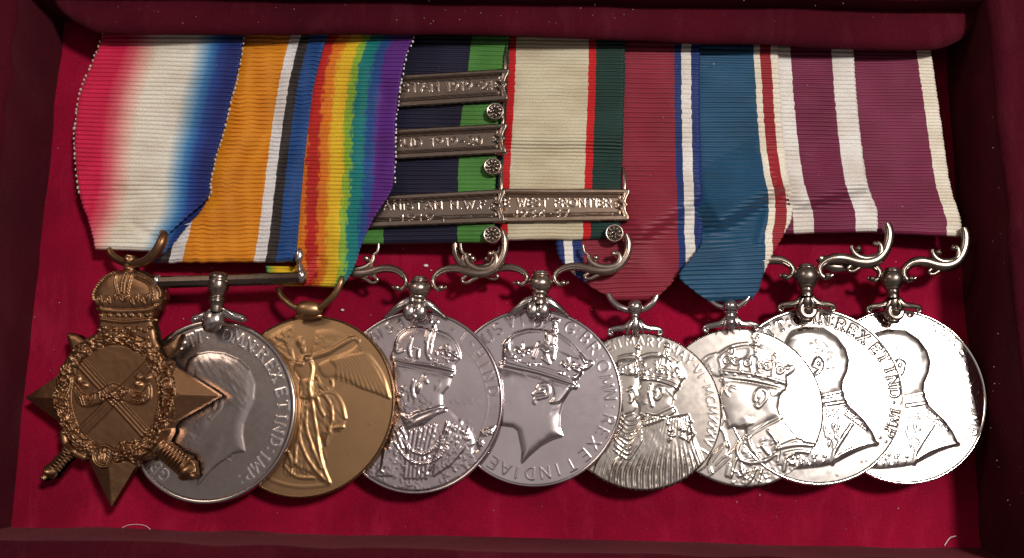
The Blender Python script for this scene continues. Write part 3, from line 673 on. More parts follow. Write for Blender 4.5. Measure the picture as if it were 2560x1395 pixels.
    f.blobs([(340, 770, 26, 20, .3, .5), (315, 745, 14, 26, .2, .4), (600, 770, 26, 18, -.3, .5), (640, 740, 30, 16, -.6, .5), (605, 735, 16, 14, 0, .35)], 5)
    f.line('191', (335, 868), (435, 838), 22, 3.0, .8, 3, serif=False); f.line('4', (447, 836), (470, 828), 22, 2.8, .8, 3, serif=False); f.line('-', (478, 826), (498, 826), 20, 2.4, .3, 3, serif=False); f.line('15', (512, 832), (620, 862), 22, 3.0, .8, 3, serif=False)
    # wreath
    rg = random.Random(4); wr = []
    for k in range(520):
        t = rg.random()*2*math.pi; q = rg.random(); rx = 218+q*70; ry = 250+q*58
        if math.sin(t) < -.86: rx = 210+q*60
        x = 485+rx*math.cos(t)*(1.0); y = 825+ry*math.sin(t)
        an = math.atan2(ry*math.cos(t), -rx*math.sin(t))+rg.uniform(-.7, .7)
        wr.append((x, y, rg.uniform(12, 19), rg.uniform(6, 9.5), an, rg.uniform(.45, .95)*(1.15-.5*abs(q-.5)*2)))
    ringd = np.hypot(((f.X-fr[0])*fr[2]-485)/252, ((f.Y-fr[1])*fr[2]-825)/278); bandm = np.clip((.155-np.abs(ringd-1))/.07, 0, 1)
    f.Z = np.where(bandm > 0, np.maximum(f.Z*0+.7*np.sqrt(np.clip(1-((ringd-1)/.155)**2, 0, 1))+.3, np.where(bandm > .4, 0, f.Z)), f.Z); f.L[(bandm > 0)] = 1
    f.blobs(wr, 1)
    f.blobs([(735+rg.uniform(-16, 16), 660+i*11, 14, 10, rg.uniform(0, 3), rg.uniform(.5, .9)) for i in range(26)], 1)
    # sword hilts
    for gp, hx, hy, dx_, dy_, n_, w_, px_, py_ in (([(232, 1000), (240, 1045), (275, 1085), (325, 1112)], 268, 1072, -11.5, 12.5, 8, 32, 163, 1182), ([(600, 1110), (650, 1095), (690, 1050), (722, 990)], 700, 1078, 14.5, 10.5, 8, 46, 815, 1178)):
        f.strokes([gp], 11, .9, 4, smooth=True); an = math.atan2(dy_, dx_)
        f.strokes([[(hx, hy), (px_, py_)]], w_*.95/1.911, .5, 4)
        f.blobs([(hx+dx_*i, hy+dy_*i, 8.5, w_*(1+.03*i), an, .9) for i in range(n_)], 4)
        f.blobs([(px_, py_, 34, w_*1.25, an, 1.2), (px_+dx_*2.4, py_+dy_*2.4, 15, 19, an, .9)], 4)
    # roundel with cypher and sprig
    (rx_, ry_), = f.p([(437, 1108)]); dd = np.hypot(f.X-rx_, f.Y-ry_); f.Z = np.where(dd < 30, np.maximum(f.Z*0+1.15, 0)+.0, f.Z); f.L[dd < 30] = 1
    f.Z += np.where(dd < 30, .4*np.sqrt(np.clip(1-((dd-26.5)/3.6)**2, 0, 1)), 0)
    f.strokes([[(418, 1080), (440, 1140), (462, 1078)], [(455, 1090), (425, 1085), (412, 1110), (425, 1135), (445, 1128)], [(437, 1075), (439, 1135)]], 2.2, .35, 1, smooth=True)
    f.blobs([(505+rg.uniform(-22, 80), 1078+rg.uniform(-40, 60), 16, 7, rg.uniform(0, 3), rg.uniform(.5, .9)) for i in range(22)], 1)
    f.Z += .03*lattice(f.X, f.Y, 9, 8)+.05*lattice(f.X, f.Y, 22, 9)
    mask = mS | (f.L > 0) | mC
    return f.build(pl, mask, COPPER, parent, [(0, ('star', 0)), (1, ('wreath', 1)), (2, ('crown', 1)), (3, ('inscription', 1)), (4, ('crossed_swords', 1)), (5, ('scroll', 1))], skirt=1.5)
star(m1)

# ---- 2: silver war medal, orange watered ribbon --------------------------------
OR_, BK, BL2 = (.74, .265, .008), (.030, .022, .022), (.012, .07, .26)
bw = (.75, .73, .74)
R_WAR = ribbonmat('ribbon_war', bands((.08, BL2), (.15, BK), (.24, bw), (.72, OR_), (.80, bw), (.87, BK), (1.01, BL2)), 'CONSTANT', moire=1, silk=.6)
m2 = medal('war_medal', 'silver disc hanging from a straight bar, orange ribbon with white, black and blue edges', 535, 1030)
rb, g = ribbon(m2, [(492, 40, 824, 40), (486, 88, 818, 88), (476, 150, 800, 150), (464, 220, 784, 222), (446, 300, 773, 300), (430, 400, 761, 402), (408, 500, 752, 500), (390, 570, 747, 572), (372, 625, 742, 622), (366, 652, 738, 648)],
       R_WAR, 58, moire=True, creases=[((470, 560), (700, 540), 14, .25)], amp=.26, seed=3)
mb = MB(); A, B = U(392, 706, 6.6), U(764, 695, 6.6)
def octo(mb, A, B, r, n=8):
    mb.tube([A+(B-A)*t for t in np.linspace(0, 1, 4)], r, n, .8)
octo(mb, A, B, 1.25); mb.build('suspender_bar', SILVER_DARK, m2, smooth=False)
mb = MB(); pball(mb, (0, 0, 1), 756, 690, 7.0, 15, (.85, 1.3, 1)); pball(mb, (0, 0, 1), 748, 640, 7.0, 11, (1, 1.8, .8)); pball(mb, (0, 0, 1), 394, 702, 6.6, 14, (.8, 1.2, 1))
sweep(mb, (0, 0, 1), [(750, 660, 0), (753, 676, .2), (756, 690, .2)], [6, 9, 10], 6.9); mb.build('bar_ends', SILVER, m2)['kind'] = 'stuff'
mb = MB(); c = U(547, 706, 6.9)
mb.lathe(c, YD, [(2.0, .01), (2.0, 1.2), (1.7, 1.85), (.55, 2.0), (.35, 1.85), (.3, 1.95), (.0, 2.05), (-1.2, 2.05), (-2.1, 1.7), (-2.7, 1.35), (-2.9, 1.3), (-3.0, 1.75), (-3.35, 1.8), (-3.5, 1.45), (-3.7, 1.8), (-4.1, 1.75), (-4.3, 1.3), (-4.9, 1.35), (-6, 1.2)]); mb.build('swivel', SILVER_DARK, m2)
mb = MB(); fr2 = (360, 580, 4.571)
for sd, ex in ((-1, 0), (1, 0)):
    sweep(mb, fr2, [(855+sd*20, 890, 0), (855+sd*90, 930, .2), (855+sd*190, 965, .2), (855+sd*270, 990, 0), (855+sd*300, 1020, -.2)], [12, 11, 11, 10, 8], 6.0, .8)
    pball(mb, fr2, 855+sd*270, 995, 6.8, 6)
    sweep(mb, fr2, [(850+sd*10, 860, .5), (850+sd*90, 900, .8), (850+sd*170, 950, .6)], [4, 5, 3], 6.3)
sweep(mb, fr2, [(860, 850, 0), (830, 930, .4), (800, 1000, .6), (795, 1070, .5), (830, 1130, .1)], [17, 26, 30, 27, 12], 5.4, .75)
mb.build('claw', SILVER, m2)
def rel2(f):
    f.fr = (330, 760, 2.683)
    hd = [(330, 500), (362, 430), (382, 372), (440, 337), (520, 322), (620, 332), (720, 372), (790, 440), (828, 540), (820, 640), (782, 720), (750, 800), (744, 880), (762, 990), (690, 1002), (620, 1045), (540, 1112), (442, 1228), (442, 1110), (425, 1020), (340, 992), (277, 960), (282, 860), (262, 800), (290, 720), (262, 650), (300, 600)]
    f.dome(hd, .95, 26, 1, smooth=False)
    f.dome([(450, 380), (560, 350), (690, 390), (770, 480), (790, 560), (770, 650), (690, 690), (600, 600), (520, 560), (430, 520)], .45, 40, 1)
    f.grain([(400, 340), (620, 335), (790, 430), (825, 560), (780, 700), (700, 740), (640, 600), (560, 500), (400, 460)], 7, .14, 3, 4, 1.0)
    f.strokes([[(540, 650), (600, 640), (600, 690), (560, 740), (530, 770)], [(560, 665), (555, 710)]], 5, .3, 1, smooth=True)
    f.blobs([(480, 800, 60, 110, .3, .3), (400, 900, 80, 60, 0, .25), (560, 960, 60, 120, .5, .22)], 1)
    f.grain([(290, 820), (470, 780), (470, 1000), (280, 960)], 6, .2, 6)
    f.strokes([[(610, 1050), (670, 1015)], [(640, 1040), (660, 1050)]], 2, .2, 1)
    E2 = (526.3, 1030.4, 212.4, 231.1, -14.2)
    f.letters([('T', 395, 245), ('T', 452, 218), (':', 505, 205), ('O', 636, 210), ('M', 712, 232), ('N', 790, 275), (':', 832, 298), ('R', 880, 342), ('E', 932, 412), ('X', 968, 482), ('E', 1000, 592), ('T', 1014, 682), ('I', 1003, 760), ('N', 985, 832), ('D', 960, 925), (':', 928, 980), ('I', 890, 1022), ('M', 840, 1085), ('P', 775, 1145), (':', 728, 1178), ('G', 212, 1145), ('E', 158, 1092), ('G', 330, 270)], E2, 27, 2.3, .22, serif=True)
disc(m2, (526.3, 1030.4, 212.4, 231.1, -14.2), 4.3, .085, SILVER_DULL, rel2, rim=(.945, .28), rim_mat=SILVER, bow=.15, gain=.30, mats={3: SILVER})

# ---- 3: bronze victory medal, rainbow ribbon ------------------------------------
rv = [(.52, .012, .008), (.74, .20, .010), (.80, .52, .02), (.26, .46, .04), (.0, .20, .20), (.012, .07, .28), (.10, .012, .22)]
half = [(0, rv[0]), (.030, rv[0]), (.045, rv[1]), (.085, rv[1]), (.115, rv[2]), (.175, rv[2]), (.195, rv[3]), (.225, rv[3]), (.240, rv[4]), (.300, rv[4]), (.325, rv[5]), (.36, rv[5]), (.385, rv[6]), (.5, rv[6])]
R_VIC = ribbonmat('ribbon_victory', [(.30, rv[3]), (.33, rv[2]), (.39, rv[2]), (.42, rv[1]), (.455, rv[1]), (.47, rv[0])]+[(.5+a, c) for a, c in half[1:]], silk=.6, fuzz=.024)
m3 = medal('victory_medal', 'golden bronze disc with winged figure on a rainbow ribbon running from red to violet', 775, 1020)
rb, g = ribbon(m3, [(760, 35, 1060, 35, .3, 1), (754, 84, 1038, 84, .3, 1), (728, 140, 1014, 140, .3, 1), (714, 200, 1001, 205, .3, 1), (706, 300, 989, 300, .3, 1), (702, 380, 987, 380, .3, 1), (700, 440, 985, 450, .3, 1), (712, 490, 972, 487, .33, .98), (725, 545, 935, 545, .36, .91), (738, 610, 905, 610, .39, .84), (742, 655, 890, 655, .40, .80), (722, 690, 874, 690, .34, .775), (700, 708, 858, 712, .31, .755)],
       R_VIC, 70, z0=3.2, z1=6.4, amp=.25, seed=4, creases=[((880, 400), (900, 180), 22, .6), ((940, 450), (960, 220), 16, -.45), ((770, 715), (800, 660), 16, -1.2), ((840, 560), (850, 715), 20, .5)])
picot(m3, g, 'R', .04, .60, r=.27, mat=ribbonmat('picot_white', [(0, WHITE), (1, WHITE)]), every=7, off=2.5)
R_TAIL = ribbonmat('ribbon_tail_mat', [(0, rv[4]), (.12, rv[3]), (.35, rv[2]), (.8, rv[2]), (1, rv[1])])
ribbon(m3, [(664, 664, 742, 666, 0, 1), (668, 682, 744, 684, .05, 1)], R_TAIL, 2, cols=20, name='ribbon_tail', z0=2.6, z1=2.6, roll=False, seed=8)
fr3 = (360, 580, 4.571)
ring(m3, [(1530, 640, -1.6), (1570, 730, -1), (1640, 800, -.3), (1720, 855, 0), (1850, 880, 0), (1990, 870, .2), (2090, 800, .8), (2190, 700, 1.4), (2250, 580, 1.6), (2262, 510, 1.2)], [7, 8, 8.5, 8.5, 8, 8.5, 8.5, 8.5, 8, 6], 5.6, BRONZE, fr3)
mb = MB(); mb.ball(U(772, 773, 5.4), (2.9, 1.75, 1.5), 28, 16); sweep(mb, (0, 0, 1), [(740, 792, -.3), (770, 790, .1), (806, 790, -.3)], [6, 10, 5], 5.0); mb.build('lug', BRONZE, m3)
def rel3(f):
    f.fr = (640, 760, 2.735)
    # wings
    f.dome([(380, 340), (405, 200), (440, 180), (520, 175), (610, 200), (650, 240), (600, 290), (500, 335), (430, 350)], .35, 14, 1)
    f.dome([(430, 420), (520, 370), (640, 320), (700, 285), (780, 340), (850, 450), (905, 570), (915, 650), (830, 615), (720, 580), (640, 530), (560, 500), (470, 500)], .38, 12, 1)
    for i in range(11):
        t = i/10; x1, y1 = 470+t*330, 500-t*30+60*math.sin(t*3)*1.0; 
        f.strokes([[(520+t*220, 385-t*45), (560+t*240, 430-t*10), (560+t*350, 505+t*130)]], 5, .26, 1, smooth=True)
    f.strokes([[(700, 290), (790, 370), (870, 490), (910, 640)]], 4, .22, 1, smooth=True)
    f.grain([(400, 200), (640, 220), (500, 330), (390, 340)], 7, .22, 5)
    f.dome([(90, 230), (180, 170), (260, 150), (250, 240), (270, 420), (200, 330), (130, 290)], .35, 10, 1); f.grain([(90, 230), (180, 170), (260, 150), (270, 420), (130, 290)], 9, .35, 8)
    f.strokes([[(150, 230), (205, 250), (240, 330), (262, 390)], [(190, 200), (215, 270), (250, 350)]], 5, .3, 1, smooth=True)
    # arms, head, body, dress
    f.strokes([[(350, 375), (430, 352), (500, 330), (580, 280), (650, 240)]], 6.5, .7, 1, smooth=True)
    f.blobs([(672, 232, 34, 22, .3, .6), (700, 250, 16, 20, 0, .4)], 1)
    f.strokes([[(120, 300), (200, 350), (260, 400), (320, 410)]], 6, .5, 1, smooth=True)
    f.dome([(262, 450), (285, 380), (330, 350), (380, 360), (400, 420), (395, 520), (400, 640), (300, 640), (305, 540)], .75, 18, 1)
    f.blobs([(308, 262, 38, 48, 0, .75), (325, 310, 20, 30, 0, .5)], 1)
    f.dome([(300, 560), (320, 520), (400, 520), (500, 585), (560, 640), (610, 730), (620, 790), (590, 870), (540, 880), (480, 960), (440, 900), (455, 1050), (480, 1140), (520, 1225), (470, 1230), (390, 1170), (290, 1120), (190, 1110), (230, 1000), (290, 870), (320, 700)], .5, 16, 1)
    hl = [[(380, 400), (392, 450), (372, 560), (385, 640), (402, 760), (425, 900), (450, 1060), (500, 1215)], [(330, 640), (320, 760), (300, 880), (330, 1000), (390, 1110), (470, 1200)], [(400, 640), (520, 600), (590, 680), (615, 780)], [(300, 880), (280, 980), (270, 1090)], [(350, 700), (350, 850), (400, 1000), (450, 1120)],
          [(450, 600), (520, 700), (520, 820), (490, 880)], [(420, 500), (450, 560), (480, 590)], [(520, 520), (525, 560), (505, 585)], [(480, 960), (520, 860), (600, 840)], [(220, 1010), (250, 1080), (240, 1160)], [(200, 1110), (280, 1180), (400, 1190)], [(420, 620), (440, 700), (470, 760)]]
    f.strokes(hl, 4.5, .45, 1, smooth=True)
    f.grain([(320, 520), (500, 585), (615, 780), (480, 960), (520, 1225), (190, 1110), (290, 870)], 8, .34, 12, 2.5, 1.3)
    f.strokes([[(100, 1200), (200, 1235), (330, 1250), (500, 1235)]], 5, .22, 1, smooth=True)
    f.blobs([(200+i*22, 1140+18*math.sin(i), 8, 30, .2, .3) for i in range(8)], 1)
    f.blobs([(783, 820, 12, 7, 0, .12), (637, 1020, 8, 8, 0, .1)])
disc(m3, (766.7, 1017.7, 218.3, 228.1, -18.6), 4.4, .085, BRONZE, rel3, gain=.31, rim=(.972, .10), bow=.35, thick=1.2)

# ---- 4: frontier medal, three clasps --------------------------------------------
GR, NV = (.070, .23, .045), (.008, .008, .028)
R_NWF = ribbonmat('ribbon_frontier', bands((.25, GR), (.75, NV), (1.01, GR)), 'CONSTANT')
m4 = medal('general_service_medal', 'silver disc with crowned robed bust, three clasps on dark blue and green ribbon', 1043, 1006)
rb, g = ribbon(m4, [(910, 40, 1278, 44), (904, 88, 1272, 93), (893, 170, 1262, 176), (876, 260, 1250, 266), (868, 330, 1243, 334), (866, 450, 1238, 452), (866, 560, 1236, 556), (866, 606, 1236, 600)], R_NWF, 52, seed=5, amp=.2)
CM = (880, 60, 2.18)
for quad, tf, rz in [
    ([(850, 196), (1272, 171), (1268, 251), (850, 278)], lambda f: f.line('ISTAN 1919-21', (258, 370), (762, 352), 20, 1.9, .30, serif=False), (780, 476)),
    ([(850, 330), (1266, 308), (1264, 384), (850, 406)], lambda f: f.line('SUD 1919-20', (235, 670), (706, 655), 19, 1.9, .30, serif=False), (766, 776)),
    ([(850, 494), (1262, 472), (1261, 556), (850, 572)], lambda f: (f.line('ANISTAN N.W.F.', (170, 1011), (745, 1003), 18, 1.8, .30, serif=False), f.line('1919', (265, 1074), (440, 1071), 16, 1.7, .30, serif=False),
        f.strokes([[(60, 1062), (205, 1060), (205, 1078)], [(495, 1072), (495, 1056), (760, 1048)]], 1.6, .2, None)), (764, 1148))]:
    fn = (lambda q: (lambda f: (setattr(f, 'fr', CM), q(f))))(tf)
    c_, _ = clasp(m4, quad, fn, CLASP_DARK, 5.35+.1, .062)
    rosette(c_, CM[0]+rz[0]/CM[2], CM[1]+rz[1]/CM[2], 6.6, SILVER_DARK)
    mb = MB(); x, y = quad[1]; sweep(mb, (0, 0, 1), [(x-10, y+4, 0), (x-8, y-12, .0), (x-9, y-34, -.3), (x-6, y-60, -.8)], [5, 4, 3.4, 2.2], 5.9, .6); mb.build('lug', SILVER_DARK, m4)
bx, by = 860+820/4.36, 540+795/4.36
swivel(m4, bx, by, 5.6, SILVER_WARM, 30, .84)
scroll_arm(m4, bx, by, 5.4, SILVER_WARM, 1, dz=1.2); scroll_arm(m4, bx, by, 5.4, SILVER_WARM, -1, dz=-1.5, sx=.98)
lobed_claw(m4, 1038, 779, 5.2, SILVER)
def rel4(f):
    f.fr = (900, 760, 2.905); rg = random.Random(14)
    f.strokes([[(150, 290), (120, 340)], [(735, 300), (800, 370), (860, 450), (905, 560), (928, 680), (922, 800), (880, 930)]], 1.6, .14, 0, smooth=True)
    robe = [(290, 800), (340, 800), (600, 740), (640, 760), (700, 820), (790, 905), (830, 990), (822, 1080), (860, 1060), (850, 1010), (880, 930), (930, 900), (985, 880), (990, 940), (950, 1040), (860, 1160), (780, 1235), (600, 1330), (430, 1372), (240, 1345), (60, 1262), (0, 1200), (60, 1130), (200, 1000), (235, 880)]
    f.dome(robe, .55, 10, 4, smooth=False)
    f.dome([(245, 420), (670, 520), (650, 600), (600, 660), (600, 740), (560, 800), (470, 880), (340, 900), (290, 800), (262, 720), (240, 640), (205, 600), (245, 520)], .9, 24, 1, smooth=False)
    f.grain([(250, 560), (440, 640), (560, 720), (420, 860), (290, 800)], 7, .34, 4)
    f.strokes([[(400, 560), (385, 620), (400, 680)], [(470, 530), (440, 590), (420, 640)], [(480, 550), (490, 570)]], 5, .4, 1, smooth=True)
    f.blobs([(430, 610, 28, 40, .3, .4), (320, 610, 26, 16, 0, .3), (300, 660, 24, 20, 0, .4), (570, 600, 30, 60, .4, .3)], 1)
    f.dome([(240, 430), (245, 310), (275, 240), (335, 190), (430, 172), (500, 188), (600, 208), (680, 260), (725, 350), (725, 400), (690, 450), (675, 525), (500, 480)], .9, 26, 2)
    f.beads([(262, 290), (280, 235), (335, 190), (430, 173), (488, 188)], 4.6, 2.3, .4, 2); f.beads([(570, 202), (640, 230), (690, 280), (722, 350), (725, 400)], 4.6, 2.3, .4, 2)
    f.beads([(520, 200), (505, 240), (490, 290)], 4.4, 2.3, .4, 2); f.strokes([[(495, 190), (480, 280)], [(545, 200), (520, 300)]], 3, .4, 2)
    f.blobs([(540, 165, 15, 36, .1, .6), (515, 130, 9, 16, .2, .5), (562, 130, 9, 16, .2, .5), (538, 185, 22, 14, 0, .5)], 2)
    f.strokes([[(245, 400), (340, 425), (500, 445), (680, 485)], [(250, 440), (400, 468), (540, 492), (670, 525)]], 3.2, .4, 2, smooth=True)
    f.strokes([[(490, 300), (490, 360), (510, 400)], [(520, 310), (510, 360)], [(270, 290), (270, 350), (320, 340)], [(590, 330), (620, 320), (640, 380)], [(640, 310), (660, 350), (700, 380)], [(380, 250), (360, 330), (370, 380)], [(430, 330), (425, 390)]], 4, .4, 2, smooth=True)
    f.blobs([(x, y, 9, 8, 0, .4) for x, y in [(345, 400), (395, 415), (530, 445), (600, 440), (370, 345), (400, 320), (560, 350), (610, 390), (640, 420), (665, 400), (690, 400)]]+[(rg.uniform(540, 700), rg.uniform(330, 440), 8, 12, rg.uniform(0, 3), .4) for _ in range(14)], 2)
    f.strokes([[(340, 860), (400, 815), (500, 775), (600, 745)], [(350, 900), (430, 850), (540, 800), (620, 770)], [(340, 830), (410, 870)]], 4.5, .4, 4, smooth=True)
    f.strokes([[(640, 880), (600, 980), (560, 1090), (510, 1200)], [(600, 960), (575, 1060), (540, 1160)], [(300, 900), (330, 960), (350, 1060)], [(270, 920), (310, 1040)], [(190, 1060), (160, 1220)], [(230, 1000), (180, 1180)]], 4, .5, 4, smooth=True)
    bl = [(rg.uniform(640, 820), rg.uniform(820, 1180), rg.uniform(12, 26), rg.uniform(8, 14), rg.uniform(0, 3), rg.uniform(.3, .7)) for _ in range(60)]
    bl += [(rg.uniform(60, 840), rg.uniform(1040, 1350), rg.uniform(8, 20), rg.uniform(4, 8), rg.uniform(0, 3), rg.uniform(.3, .7)) for _ in range(170)]
    bl += [(rg.uniform(400, 640), rg.uniform(880, 1080), rg.uniform(7, 18), rg.uniform(4, 8), rg.uniform(0, 3), rg.uniform(.2, .5)) for _ in range(50)]
    bl += [(rg.uniform(230, 360), rg.uniform(640, 1040), rg.uniform(8, 18), rg.uniform(4, 9), rg.uniform(0, 3), rg.uniform(.3, .6)) for _ in range(50)]
    bl = [b for b in bl if inside(np.array([b[0]]), np.array([b[1]]), robe)[0] or b[1] < 1000]
    bl = [(a, b, c*1.35, d*1.3, e, h_*.38) for a, b, c, d, e, h_ in bl]; f.blobs(bl, None)
    f.strokes([[(640+i*26, 860+i*16), (610+i*24, 980+i*10), (575+i*22, 1100), (540+i*18, 1240-i*12)] for i in range(7)]+[[(300-i*24, 900+i*30), (270-i*20, 1060+i*20), (230-i*20, 1240)] for i in range(6)]+[[(370+i*36, 930-i*10), (350+i*30, 1080), (330+i*30, 1260)] for i in range(6)], 4.5, .40, 4, smooth=True)
    f.beads([(300, 960), (360, 1050), (450, 1090), (540, 1050), (600, 960)], 7, 3.2, .4, 4); f.beads([(260, 1010), (340, 1120), (460, 1160), (580, 1110), (650, 1000)], 7, 3.2, .4, 4)
    for cx, cy in ((905, 935), (945, 925), (875, 1010)):
        f.blobs([(cx+16*math.cos(a), cy+16*math.sin(a), 14, 6, a, .5) for a in np.arange(0, 6.2, .9)], 4)
    f.strokes([[(660+i*17, 700+8*math.sin(i*2)), (668+i*17, 722+8*math.sin(i*2.3))] for i in range(14)], 1.4, .16, 0)
    f.letters([('A', 103, 240), ('I', 152, 208), ('S', 215, 176), ('A', 298, 152), ('R', 385, 135), ('-', 675, 190), ('I', 752, 236), ('-', 815, 290), ('H', 865, 368), ('I', 905, 445), ('N', 940, 528), ('D', 970, 635)], (1043.1, 1006.3, 214.5, 229.6, -4.6), 25, 1.9, .2)
disc(m4, (1043.1, 1006.3, 214.5, 229.6, -4.6), 4.3, .078, SIL4, rel4, rim=(.962, .16), bow=.25)

# ---- 5: frontier medal, one clasp --------------------------------------------------
DG, RD = (.010, .042, .034), (.60, .010, .015)
R_IGS = ribbonmat('ribbon_cream', bands((.20, DG), (.25, RD), (.75, (.66, .60, .44)), (.80, RD), (1.01, DG)), 'CONSTANT')
m5 = medal('frontier_service_medal', 'silver disc with crowned head, one clasp on cream ribbon with red and green edges', 1335, 995)
rb, g = ribbon(m5, [(1203, 44, 1565, 50), (1201, 92, 1563, 97), (1196, 200, 1562, 205), (1190, 300, 1559, 305), (1184, 380, 1557, 385), (1180, 470, 1554, 475), (1176, 560, 1552, 560), (1174, 596, 1551, 592)], R_IGS, 62, seed=6, amp=.19,
       creases=[((1235, 364), (1570, 366), 15, 1.2, 120)], wob=1.5)
c_, _ = clasp(m5, [(1170, 470), (1573, 472), (1571, 552), (1170, 558)], lambda f: (setattr(f, 'fr', CM), f.line('E WEST FRONTIER', (832, 992), (1410, 995), 19, 1.8, .30, serif=False), f.line('1936-37', (890, 1052), (1178, 1050), 16.5, 1.7, .30, serif=False), f.strokes([[(770, 1040), (880, 1040)], [(1190, 1040), (1420, 1036)]], 1.6, .2, None)), CLASP_WARM, 5.1, .062)
rosette(c_, 1536, 583, 6.6, SILVER_DARK)
mb = MB(); sweep(mb, (0, 0, 1), [(1561, 476, 0), (1562, 458, 0), (1560, 436, -.3), (1558, 418, -.8)], [5, 4, 3.4, 2.2], 5.9, .6); mb.build('lug', SILVER_DARK, m5)
bx, by = 1220+572/4.36, 540+742/4.36
swivel(m5, bx, by, 5.7, SILVER_WARM, 31, .80)
scroll_arm(m5, bx, by, 5.5, SILVER_WARM, 1, sx=1.03, sy=.86, dz=1.2); scroll_arm(m5, bx, by, 5.0, SILVER_WARM, -1, sx=1.0, sy=.82, dz=-1.6)
lobed_claw(m5, 1345, 775, 5.2, SILVER)
def rel5(f):
    f.fr = (1180, 760, 2.905)
    head = [(130, 480), (235, 462), (745, 598), (712, 640), (662, 720), (638, 800), (637, 900), (662, 960), (582, 985), (500, 1030), (430, 1090), (358, 1162), (365, 1070), (347, 980), (335, 920), (300, 893), (222, 884), (170, 850), (150, 760), (110, 700), (150, 600)]
    f.dome(head, 1.0, 30, 1, smooth=False)
    f.blobs([(330, 700, 90, 130, .1, .28), (560, 880, 70, 120, -.1, .25), (260, 560, 60, 70, 0, .25), (280, 570, 36, 18, -.2, .2)], 1)
    f.strokes([[(480, 620), (500, 590), (545, 590), (560, 630), (545, 670), (500, 680)], [(450, 660), (480, 640), (520, 640)], [(455, 720), (465, 690), (500, 685)]], 5, .35, 1, smooth=True)
    for i in range(13):
        t = i/12; f.strokes([[(570+t*130, 560+t*35), (600+t*90, 620+t*20), (600+t*55, 680+t*10), (570+t*60, 720-t*5)]], 2.6, .20, 1, smooth=True)
    f.strokes([[(380+i*20, 500+i*6), (420+i*22, 540+i*7)] for i in range(7)], 2.6, .2, 1)
    f.grain([(470, 730), (640, 680), (640, 800), (560, 830), (500, 790)], 6, .16, 3, 3, -.8)
    f.dome([(225, 445), (232, 300), (290, 240), (400, 198), (545, 200), (600, 220), (700, 285), (790, 370), (838, 440), (800, 490), (752, 560), (740, 590), (480, 510), (240, 460)], .85, 16, 2)
    f.dome([(290, 270), (400, 222), (530, 222), (545, 300), (420, 330), (330, 330)], -.35, 10, 2); f.dome([(620, 250), (700, 310), (780, 400), (700, 380), (610, 330)], -.35, 10, 2)
    f.beads([(265, 262), (310, 222), (400, 195), (480, 192), (545, 202)], 5.0, 2.6, .5, 2); f.beads([(612, 215), (690, 265), (770, 345), (822, 430)], 5.0, 2.6, .5, 2)
    f.beads([(565, 215), (558, 260), (548, 300)], 4.4, 2.2, .5, 2); f.beads([(600, 215), (590, 260), (575, 300)], 4.4, 2.2, .5, 2); f.strokes([[(535, 285), (548, 205)], [(610, 230), (590, 300)]], 3, .4, 2)
    f.blobs([(602, 120, 30, 10, 0, .5), (604, 125, 9, 26, 0, .5), (583, 120, 8, 15, 0, .5), (625, 120, 8, 15, 0, .5), (602, 160, 13, 22, 0, .6), (600, 190, 20, 24, 0, .8)], 2)
    f.strokes([[(222, 440), (340, 472), (500, 515), (640, 560), (750, 598)]], 8, .55, 2, smooth=True)
    f.strokes([[(240, 405), (400, 445), (560, 480), (700, 530)]], 3, .2, 2, smooth=True)
    for x, y in ((370, 330), (700, 430)):      # fleurs-de-lis
        f.blobs([(x, y-20, 12, 40, .1, .5), (x-34, y+8, 11, 24, -.5, .45), (x+34, y+12, 11, 24, .6, .45), (x, y+26, 24, 7, .2, .4), (x, y+45, 10, 14, 0, .4)], 2)
        f.strokes([arc(x-42, y+18, 16, 14, 180, 420, 8), arc(x+46, y+22, 16, 14, -240, 0, 8)], 2.4, .3, 2)
    f.blobs([(540, 350, 12, 12, 0, .6)], 2); f.strokes([[(450, 390), (488, 290), (530, 345)], [(545, 355), (600, 310), (590, 400)], [(535, 360), (560, 430), (520, 400)], [(550, 340), (500, 320)]], 5, .45, 2)
    f.strokes([[(235, 300), (262, 265), (268, 330), (290, 370)], [(240, 350), (270, 385), (310, 385)]], 4, .4, 2, smooth=True)
    f.blobs([(x, y, 9, 9, 0, .45) for x, y in ((345, 410), (325, 415), (415, 440), (460, 440), (495, 440), (640, 500), (665, 505), (740, 530), (745, 560), (770, 540))], 2)
    f.strokes([[(790, 370), (835, 420), (870, 430), (820, 470), (780, 460)], [(740, 470), (790, 500), (740, 545)]], 4.5, .5, 2, smooth=True)
    E5 = (1334.7, 994.7, 221.6, 223.4, .4)
    f.letters([('U', 118, 245), ('S', 188, 190), ('V', 280, 132), ('I', 365, 125), ('D', 480, 132), (':', 535, 145), ('G', 712, 178), (':', 768, 210), ('B', 828, 250), ('R', 885, 325), (':', 925, 390), ('O', 955, 455), ('M', 978, 565), ('N', 1003, 660), (':', 1000, 745), ('R', 990, 840), ('E', 945, 930), ('X', 885, 1010), ('E', 815, 1095), ('T', 720, 1165), ('I', 622, 1200), ('N', 530, 1222), ('D', 420, 1228), ('I', 325, 1222), ('A', 245, 1195), ('E', 155, 1150)], E5, 29, 1.9, .2)
disc(m5, (1334.7, 994.7, 221.6, 223.4, .4), 4.3, .078, SIL5, rel5, rim=(.962, .16), bow=.35)

